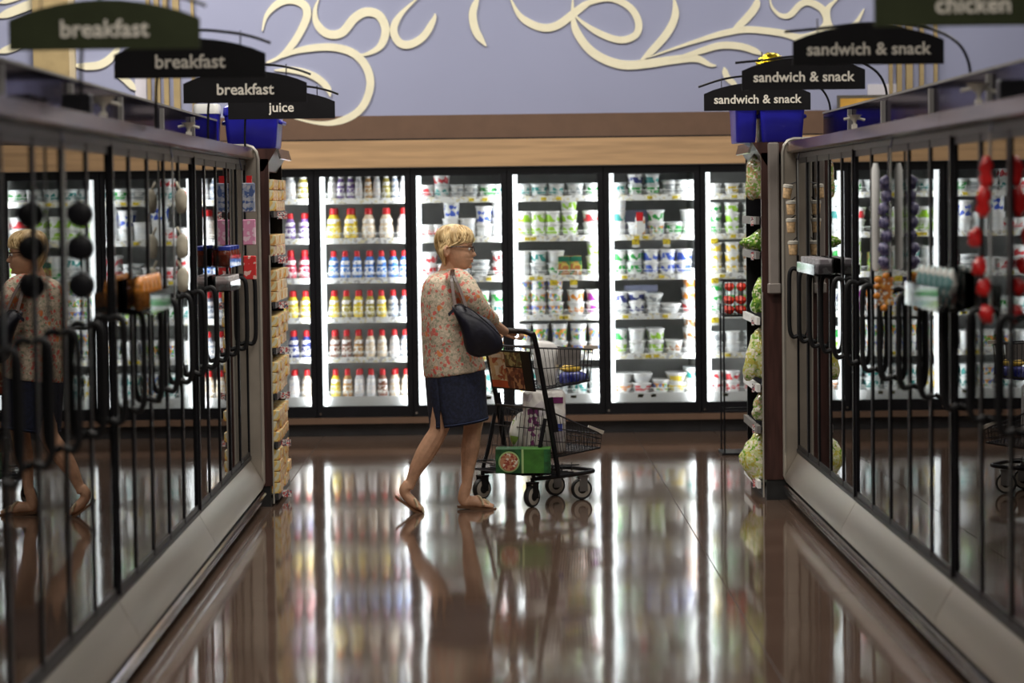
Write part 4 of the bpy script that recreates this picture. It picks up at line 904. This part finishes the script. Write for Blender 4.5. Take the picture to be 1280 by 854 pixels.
# sandals
SOLE = mat('tan_leather_sole', (.16, .075, .035), .5, var=.2); STRAP = mat('pale_gold_strap', (.62, .5, .33), .35, .4, var=.1)
def sandal(P, wd, th, lab):
    m = MB(); n = len(P); Lr = []
    for x, y, Y, w in P:
        c = at(x, y, Y); Lr.append([c+Vector((0, -w, 0)), c+Vector((0, w, 0)), c+Vector((0, w, -th)), c+Vector((0, -w, -th))])
    m.loft(Lr); return m.build('sandal', SOLE, woman, False, WO)
s1 = sandal(cr([(571.5, 631.5, 14.46, .012), (575, 632, 14.46, .03), (586, 632.8, 14.46, .03), (600, 634.2, 14.455, .038), (612, 634.8, 14.44, .04), (620.5, 635, 14.44, .012)], 3), 0, .014, '')
s2 = sandal(cr([(494, 618.5, 14.33, .012), (498, 622, 14.33, .03), (508, 629, 14.33, .03), (518, 636.5, 14.33, .038), (527, 640, 14.33, .038), (533.5, 641, 14.33, .012)], 3), 0, .014, '')
for s_, c0, dx in ((s1, at(600, 627, 14.455), 0), (s2, at(518, 631, 14.33), 1)):
    m = MB()
    for off in (-.012, .022):
        arc = []
        for q in range(7):
            a = math.pi*q/6; arc.append(c0+Vector((off+.03*math.cos(a), -.043*math.cos(a), -.02+.048*math.sin(a)*(1 if off < 0 else .75)-(off*.9 if dx else off*.25))))
        m.tube(arc, .007, 6)
    m.tube([c0+Vector((.02, 0, .012-(.02 if dx else 0))), c0+Vector((.055, 0, .0-(.045 if dx else .004)))], .0045, 6)
    m.build('strap', STRAP, s_, True, WO)
# ================================================================== HANDBAG
NAVY = mat('navy_nylon', (.006, .006, .016), .5, var=.25, scale=12, bump=.25); BRST = mat('brown_leather_strap', (.055, .024, .016), .4, var=.2)
hb_ = empty('handbag', tuple(at(596, 415, 14.08)), 'navy handbag with brown straps hanging from the woman\'s shoulder', 'bag'); HO = hb_.location
out = [(563, 384), (569, 379.5), (577, 378.5), (584, 380), (594, 388), (606, 398), (618, 409), (628.5, 422), (629, 430), (624, 438.5), (612, 444), (598, 447), (586, 443.5), (580, 434), (577, 419), (573, 405), (567, 394)]
m = MB().pillow([tuple(at(x, y, 14.075)) for x, y in cr(out, 2, True)], (0, .062, 0)); m.jitter(.014, 8); m.jitter(.004, 26)
m.build('bag_body', NAVY, hb_, 'all', HO)
MB().tube([at(568, 382, 14.03), at(577, 380.5, 14.025), at(592, 389, 14.02), at(612, 406, 14.02), at(626, 420, 14.03)], .0035, 6).build('zip_seam', BLACK, hb_, True, HO)
m = MB()
for pts in ([(569, 384, 14.03), (566, 362, 14.09), (564, 345, 14.15), (565.5, 337.5, 14.24), (568, 339, 14.3)], [(583, 384, 14.03), (575, 362, 14.085), (567.5, 345, 14.14), (566.5, 337, 14.23), (568, 339, 14.3)]):
    P = [at(x, y, Y) for x, y, Y in cr(pts, 4)]
    for i in range(len(P)-1): m.obox(P[i], P[i+1], .006, .016, (1, 0, 0))
m.build('strap', BRST, hb_, False, HO)
MB().prism([tuple(at(x, y, 14.0)) for x, y in ((560, 392), (566, 386), (568, 389), (561, 396))], (0, .01, 0)).build('side_tab', NAVY, hb_, off=HO)

# ================================================================== SHOPPING CART
hdg = math.radians(35); U = Vector((math.cos(hdg), math.sin(hdg), 0)); V = Vector((math.sin(hdg), -math.cos(hdg), 0))
g0 = at(665, 635, 14.5); CO = Vector((g0.x, 14.5, 0))
cart = empty('shopping_cart', CO, 'black two tier shopping cart with small wire baskets pushed by the woman', 'cart')
def cp(u, v, z): return CO+U*u+V*v+Vector((0, 0, z))
def cpx(px, py, v):
    """point on the vertical plane v=const seen at the pixel"""
    d = RC @ Vector(((px-640)/FPX, (427-py)/FPX, -1.0)); nrm = V; o = Vector((0, 0, H)); c = CO+V*v
    t_ = (c-o).dot(nrm)/d.dot(nrm); return o+d*t_
TBM = BLACK; WIREM = mat('black_wire', (.018, .018, .022), .35, var=.2)
near = 0; far = -.50
# frame
m = MB()
zl = .16
m.tube(cr([tuple(cp(.185, near, .20)), tuple(cp(.11, near, .60)), tuple(cp(.035, near, .95)), tuple(cp(.02, near-.02, .985)), tuple(cp(.0, near-.06, 1.0)), tuple(cp(-.0, near-.15, 1.0))], 5), .015, 10)
m.tube(cr([tuple(cp(.185, far, .20)), tuple(cp(.11, far, .60)), tuple(cp(.035, far, .95)), tuple(cp(.02, far+.02, .985)), tuple(cp(.0, far+.06, 1.0)), tuple(cp(-.0, far+.15, 1.0))], 5), .015, 10)
m.build('post_frame', TBM, cart, True, CO)
MB().tube([cp(0, -.1, 1.0), cp(0, -.4, 1.0)], .0165, 12).build('handle_bar', RUBBER, cart, True, CO)
m = MB()
for v in (near, far):
    s_ = 1 if v == near else -1
    m.tube(cr([tuple(cp(.10, v, .50)), tuple(cp(.05, v, .30)), tuple(cp(.015, v, .20)), tuple(cp(.02, v, .165)), tuple(cp(.07, v, zl)), tuple(cp(.3, v-.03*s_, zl)), tuple(cp(.50, v-.10*s_, zl)), tuple(cp(.55, v-.15*s_, zl))], 4), .012, 8)
m.tube([cp(.55, near-.15, zl), cp(.55, far+.15, zl)], .012, 8).tube([cp(.07, near, zl+.02), cp(.07, far, zl+.02)], .012, 8).tube([cp(.185, near, .2), cp(.185, far, .2)], .010, 8)
m.tube([cp(.185, near, .2), cp(.19, near, zl)], .012, 8).tube([cp(.185, far, .2), cp(.19, far, zl)], .012, 8)
m.build('base_frame', TBM, cart, True, CO)
for v in (near+.012, far-.012): MB().obox(cp(.125, v, .62), cp(.165, v, .42), .01, .035, (1, 0, 0)).build('bracket', TBM, cart, False, CO)
# castors
def castor(u, v, yaw, grey, lab):
    e_ = MB(); c = cp(u, v, .062); D = U.copy(); D.rotate(Matrix.Rotation(yaw, 3, 'Z')); N = Vector((-D.y, D.x, 0))
    M = Matrix(((D.x, N.x, 0, c.x), (D.y, N.y, 0, c.y), (0, 0, 1, c.z), (0, 0, 0, 1)))
    w = MB().lathe([(.05, -.014), (.058, -.016), (.062, -.01), (.062, .01), (.058, .016), (.05, .014)], 24, (0, 0, 0), 'Y').xf(M).build('wheel', RUBBER, cart, True, CO)
    MB().lathe([(.012, -.019), (.046, -.0165), (.049, -.015), (.049, .015), (.046, .0165), (.012, .019)], 20, (0, 0, 0), 'Y').xf(M).build('hub', mat('ivory_wheel_hub', (.5, .46, .4), .45, var=.06), w, True, CO)
    MB().lathe([(.001, -.024), (.014, -.024), (.026, -.0195), (.026, .0195), (.014, .024), (.001, .024)], 14, (0, 0, 0), 'Y').xf(M).build('wheel_centre', RUBBER, w, True, CO)
    f = MB().box((-.018, -.027, -.012), (.03, -.022, .075)).box((-.018, .022, -.012), (.03, .027, .075)).box((-.02, -.027, .07), (.035, .027, .082)).lathe([(.012, .08), (.012, .105)], 10, (.008, 0, 0)).xf(M)
    f.build('fork', mat('grey_zinc_fork', (.3, .3, .3), .35, .8, var=.1) if grey else BLACK, cart, False, CO)
castor(.0, near, .3, False, ''); castor(.0, far, .1, False, '')
castor(.44, -.115, -.35, True, ''); castor(.44, -.375, -.2, True, '')
# baskets: quad meshes of wires
def lerp(a, b_, t_): return a+(b_-a)*t_
def wirepanel(m, a, b_, c, d, nu, nv, r=.0022, rim=.005, rims='tbrl'):
    """a-b top edge, d-c bottom edge"""
    for k in range(nu+1): m.tube([lerp(a, b_, k/nu), lerp(d, c, k/nu)], r, 4)
    for k in range(nv+1): m.tube([lerp(a, d, k/nv), lerp(b_, c, k/nv)], r*1.3 if 0 < k < nv else rim, 5)
def basket3(name, T0, B0, nu, nv, rear=True):
    """T0/B0: four corners near-rear, near-front, far-front, far-rear"""
    m = MB()
    wirepanel(m, T0[0], T0[1], B0[1], B0[0], nu, nv); wirepanel(m, T0[1], T0[2], B0[2], B0[1], 8, nv); wirepanel(m, T0[3], T0[2], B0[2], B0[3], nu, nv)
    if rear: wirepanel(m, T0[0], T0[3], B0[3], B0[0], 10, nv)
    wirepanel(m, B0[0], B0[1], B0[2], B0[3], nu, 6)
    return m.build(name, WIREM, cart, False, CO)
uT = [cp(.05, -.02, .905), cpx(741, 437, -.09), None, cp(.05, far+.02, .905)]; uT[2] = uT[1]-V*.32
uB = [cp(.10, -.02, .665), cpx(737, 476, -.10), None, cp(.10, far+.02, .665)]; uB[2] = uB[1]-V*.30
basket3('upper_basket', uT, uB, 14, 2)
lT = [cp(.13, -.02, .545), cpx(752, 543, -.08), None, cp(.13, far+.02, .545)]; lT[2] = lT[1]-V*.34
lB = [cp(.17, -.02, .27), cpx(750, 560, -.09), None, cp(.17, far+.02, .27)]; lB[2] = lB[1]-V*.32
basket3('lower_basket', lT, lB, 18, 3)
# rear gate of the lower part
m = MB(); wirepanel(m, cp(.10, -.02, .555), cp(.10, far+.02, .555), cp(.05, far+.02, .20), cp(.05, -.02, .20), 11, 3, .0024); m.build('rear_gate', WIREM, cart, False, CO)
# low tray
m = MB()
ring_ = [cp(.36, -.03, .215), cp(-.05, -.02, .235), cp(-.14, -.08, .245), cp(-.14, far+.08, .245), cp(-.05, far+.02, .235), cp(.36, far+.03, .215)]
m.tube(ring_, .0045, 6).tube([p-Vector((0, 0, .05)) for p in ring_[:2]]+[ring_[2]+U*.02-Vector((0, 0, .05)), ring_[3]+U*.02-Vector((0, 0, .05))]+[p-Vector((0, 0, .05)) for p in ring_[4:]], .0045, 6)
for k in range(9):
    v = -.03-k*.055; m.tube([cp(-.12, v, .193), cp(.36, v, .17)], .003, 5)
for k in range(6): m.tube([ring_[1]+U*.07*k, ring_[1]+U*.07*k-Vector((0, 0, .05))], .003, 5)
m.build('bottom_tray', WIREM, cart, False, CO)
# light plastic front bumpers
m = MB(); m.obox(uT[1]+Vector((-.05, 0, .012)), uT[1]+Vector((.03, .01, .012)), .03, .022); m.obox(lT[1]+Vector((-.08, -.01, .045)), lT[1]+Vector((.01, .0, .01)), .03, .02); m.build('corner_bumper', mat('grey_beige_plastic', (.42, .37, .31), .4, var=.05), cart, False, CO)
# advert frame on the rear of the upper basket
A = cp(.02, -.03, .885); B_ = cp(.02, -.455, .885); C_ = cp(.06, -.455, .655); D_ = cp(.06, -.03, .655)
nn = -U*.012
m = MB().prism([A, B_, C_, D_], nn); m.build('advert_holder', BLACK, cart, False, CO)
def sub(s0, s1, t0, t1, k):
    f = lambda s_, t_: lerp(lerp(B_, A, s_), lerp(C_, D_, s_), t_)+nn*k
    return [f(s0, t0), f(s1, t0), f(s1, t1), f(s0, t1)]
AD = [(sub(.05, .42, .05, .78, 1.0), print_mat('advert_tan_print', (.55, .36, .18), [(.7, .58, .42), (.4, .1, .04)], 30, .35), 'advert_picture'), (sub(.05, .42, .78, .96, 1.0), mat('advert_orange', (.55, .09, .03), .4, var=.2), 'advert_band'),
      (sub(.42, .80, .05, .40, 1.0), print_mat('advert_green_print', (.14, .13, .05), [(.4, .35, .15), (.1, .05, .02)], 34, .45), 'advert_picture'), (sub(.42, .80, .43, .96, 1.0), print_mat('advert_brown_print', (.25, .08, .04), [(.5, .25, .12), (.12, .03, .02)], 30, .45), 'advert_picture')]
for P_, m_, n_ in AD: MB().prism(P_, -U*.002).build(n_, m_, cart, False, CO)
MB().prism(sub(.10, .36, .10, .2, 1.25), -U*.001).build('advert_lettering', mat('advert_cream', (.7, .6, .45), .5, var=.1), cart, False, CO)
# ------- goods in the cart
def goods(name, P, vec, m_, lab, cat, jit=.008, fr=14, k=None):
    c = sum((Vector(p) for p in P), Vector())/len(P); mb = MB().pillow([tuple(q) for q in cr([tuple(p) for p in P], 3, True)], vec); mb.v = [v-c for v in mb.v]; mb.jitter(jit, fr)
    o = mb.build(name, m_, None, 'all'); o.location = c; tag(o, lab, cat); return o
WBAG = mat('white_film_bag', (.72, .7, .68), .3, var=.1, scale=12)
# 12-pack box
gb = MB(); L0, W0, H0 = .31, .17, .135
c0 = cp(-.085, -.22, .203)
e = empty('drink_box', c0, 'green printed carton lying on the low rear tray of the cart', 'box')
bw = MB(); pts = [Vector((x, y, z)) for z in (0, H0) for x, y in ((0, 0), (L0, 0), (L0, W0), (0, W0))]
rot = Matrix.Rotation(math.radians(-2), 3, 'Z')
def gbx(a, b_): 
    q = MB().box(a, b_); q.v = [rot @ v for v in q.v]; return q
gbx((0, -.2, 0), (L0, -.2+W0, H0)).build('carton', mat('bright_green_card', (.04, .15, .02), .4, var=.25, scale=14), e)
gbx((-.001, -.201, -.0), (L0*.47, -.2+W0+.001, H0+.001)).build('dark_end', mat('dark_green_print', (.015, .09, .025), .4, var=.4, scale=22), e)
q = MB().lathe([(.001, -.006), (.052, -.006), (.052, -.001)], 20, (.075, -.2, .065), 'Y'); q.v = [rot @ v for v in q.v]; q.build('round_emblem', print_mat('emblem_print', (.5, .22, .12), [(.7, .62, .5), (.3, .05, .03)], 60, .4), e)
q = MB(); q.lathe([(.054, -.004), (.060, -.004), (.06, -.001)], 24, (.075, -.2, .065), 'Y'); q.v = [rot @ v for v in q.v]; q.build('emblem_ring', mat('pale_green_ink', (.35, .5, .2), .4, var=.1), e)
gbx((L0*.47, -.2015, 0), (L0*.47+.012, -.2, H0)).build('pale_stripe', mat('pale_green_ink', (.35, .5, .2)), e)
gbx((L0*.88, -.2015, .0), (L0, -.2, H0)).build('dark_edge', mat('dark_green_print', (.015, .09, .025)), e)
# big white package with purple label
pa = cp(.24, -.17, .285); e = empty('wrapped_package', pa, 'large white film wrapped package with purple label in lower basket', 'package')
MB().box((-.14, -.06, 0), (.105, .09, .36), bev=.018).jitter(.006, 10).build('wrapped_rolls', print_mat('white_film_print', (.72, .69, .66), [(.66, .62, .58), (.55, .5, .52)], 14, .3), e, 'all')
MB().box((.015, -.066, .29), (.09, -.056, .325)).build('purple_label', mat('purple_ink', (.16, .02, .11), .4, var=.2), e)
MB().box((.055, -.066, .13), (.085, -.056, .17)).build('blue_label', mat('blue_ink', (.05, .08, .4), .4, var=.2), e)
MB().box((-.115, -.066, .05), (-.05, -.056, .26)).build('side_print', print_mat('purple_side_print', (.2, .04, .15), [(.6, .55, .5)], 40, .4), e)
goods('white_produce_bag', [cpx(641, 527, -.3), cpx(650, 516, -.3), cpx(662, 520, -.3), cpx(666, 545, -.3), cpx(662, 558, -.3), cpx(645, 560, -.3), cpx(637, 545, -.3)], (0, .07, 0), print_mat('white_green_bag_print', (.68, .68, .62), [(.25, .4, .08), (.75, .75, .72)], 14, .22), 'white and green bag in the lower basket beside the wrapped package', 'bag')
goods('white_grocery_bag', [cpx(668, 430, -.18), cpx(684, 427, -.18), cpx(696, 434, -.18), cpx(698, 462, -.18), cpx(694, 484, -.18), cpx(680, 486, -.18), cpx(670, 470, -.18)], (0, .07, 0), WBAG, 'white plastic grocery bag standing in the upper basket', 'bag')
goods('yellow_bag', [cpx(700, 462, -.2), cpx(708, 455, -.2), cpx(722, 457, -.2), cpx(727, 463, -.2), cpx(716, 467, -.2)], (0, .05, 0), mat('yellow_peel', (.75, .5, .08), .45, var=.2), 'yellow bag lying on the blue bag in the upper basket', 'bag')
goods('blue_bag', [cpx(699, 472, -.18), cpx(706, 464, -.18), cpx(728, 465, -.18), cpx(735, 472, -.18), cpx(728, 479, -.18), cpx(704, 483, -.18)], (0, .06, 0), mat('deep_blue_film', (.02, .025, .22), .25, var=.5, scale=25, col2=(.15, .17, .45)), 'deep blue shiny bag at the front of the upper basket', 'bag')
MB().obox(cpx(697, 445, -.12), cpx(724, 447, -.12), .006, .10).build('child_seat_flap', mat('grey_flap_plastic', (.2, .18, .17), .5, var=.1), cart, False, CO)
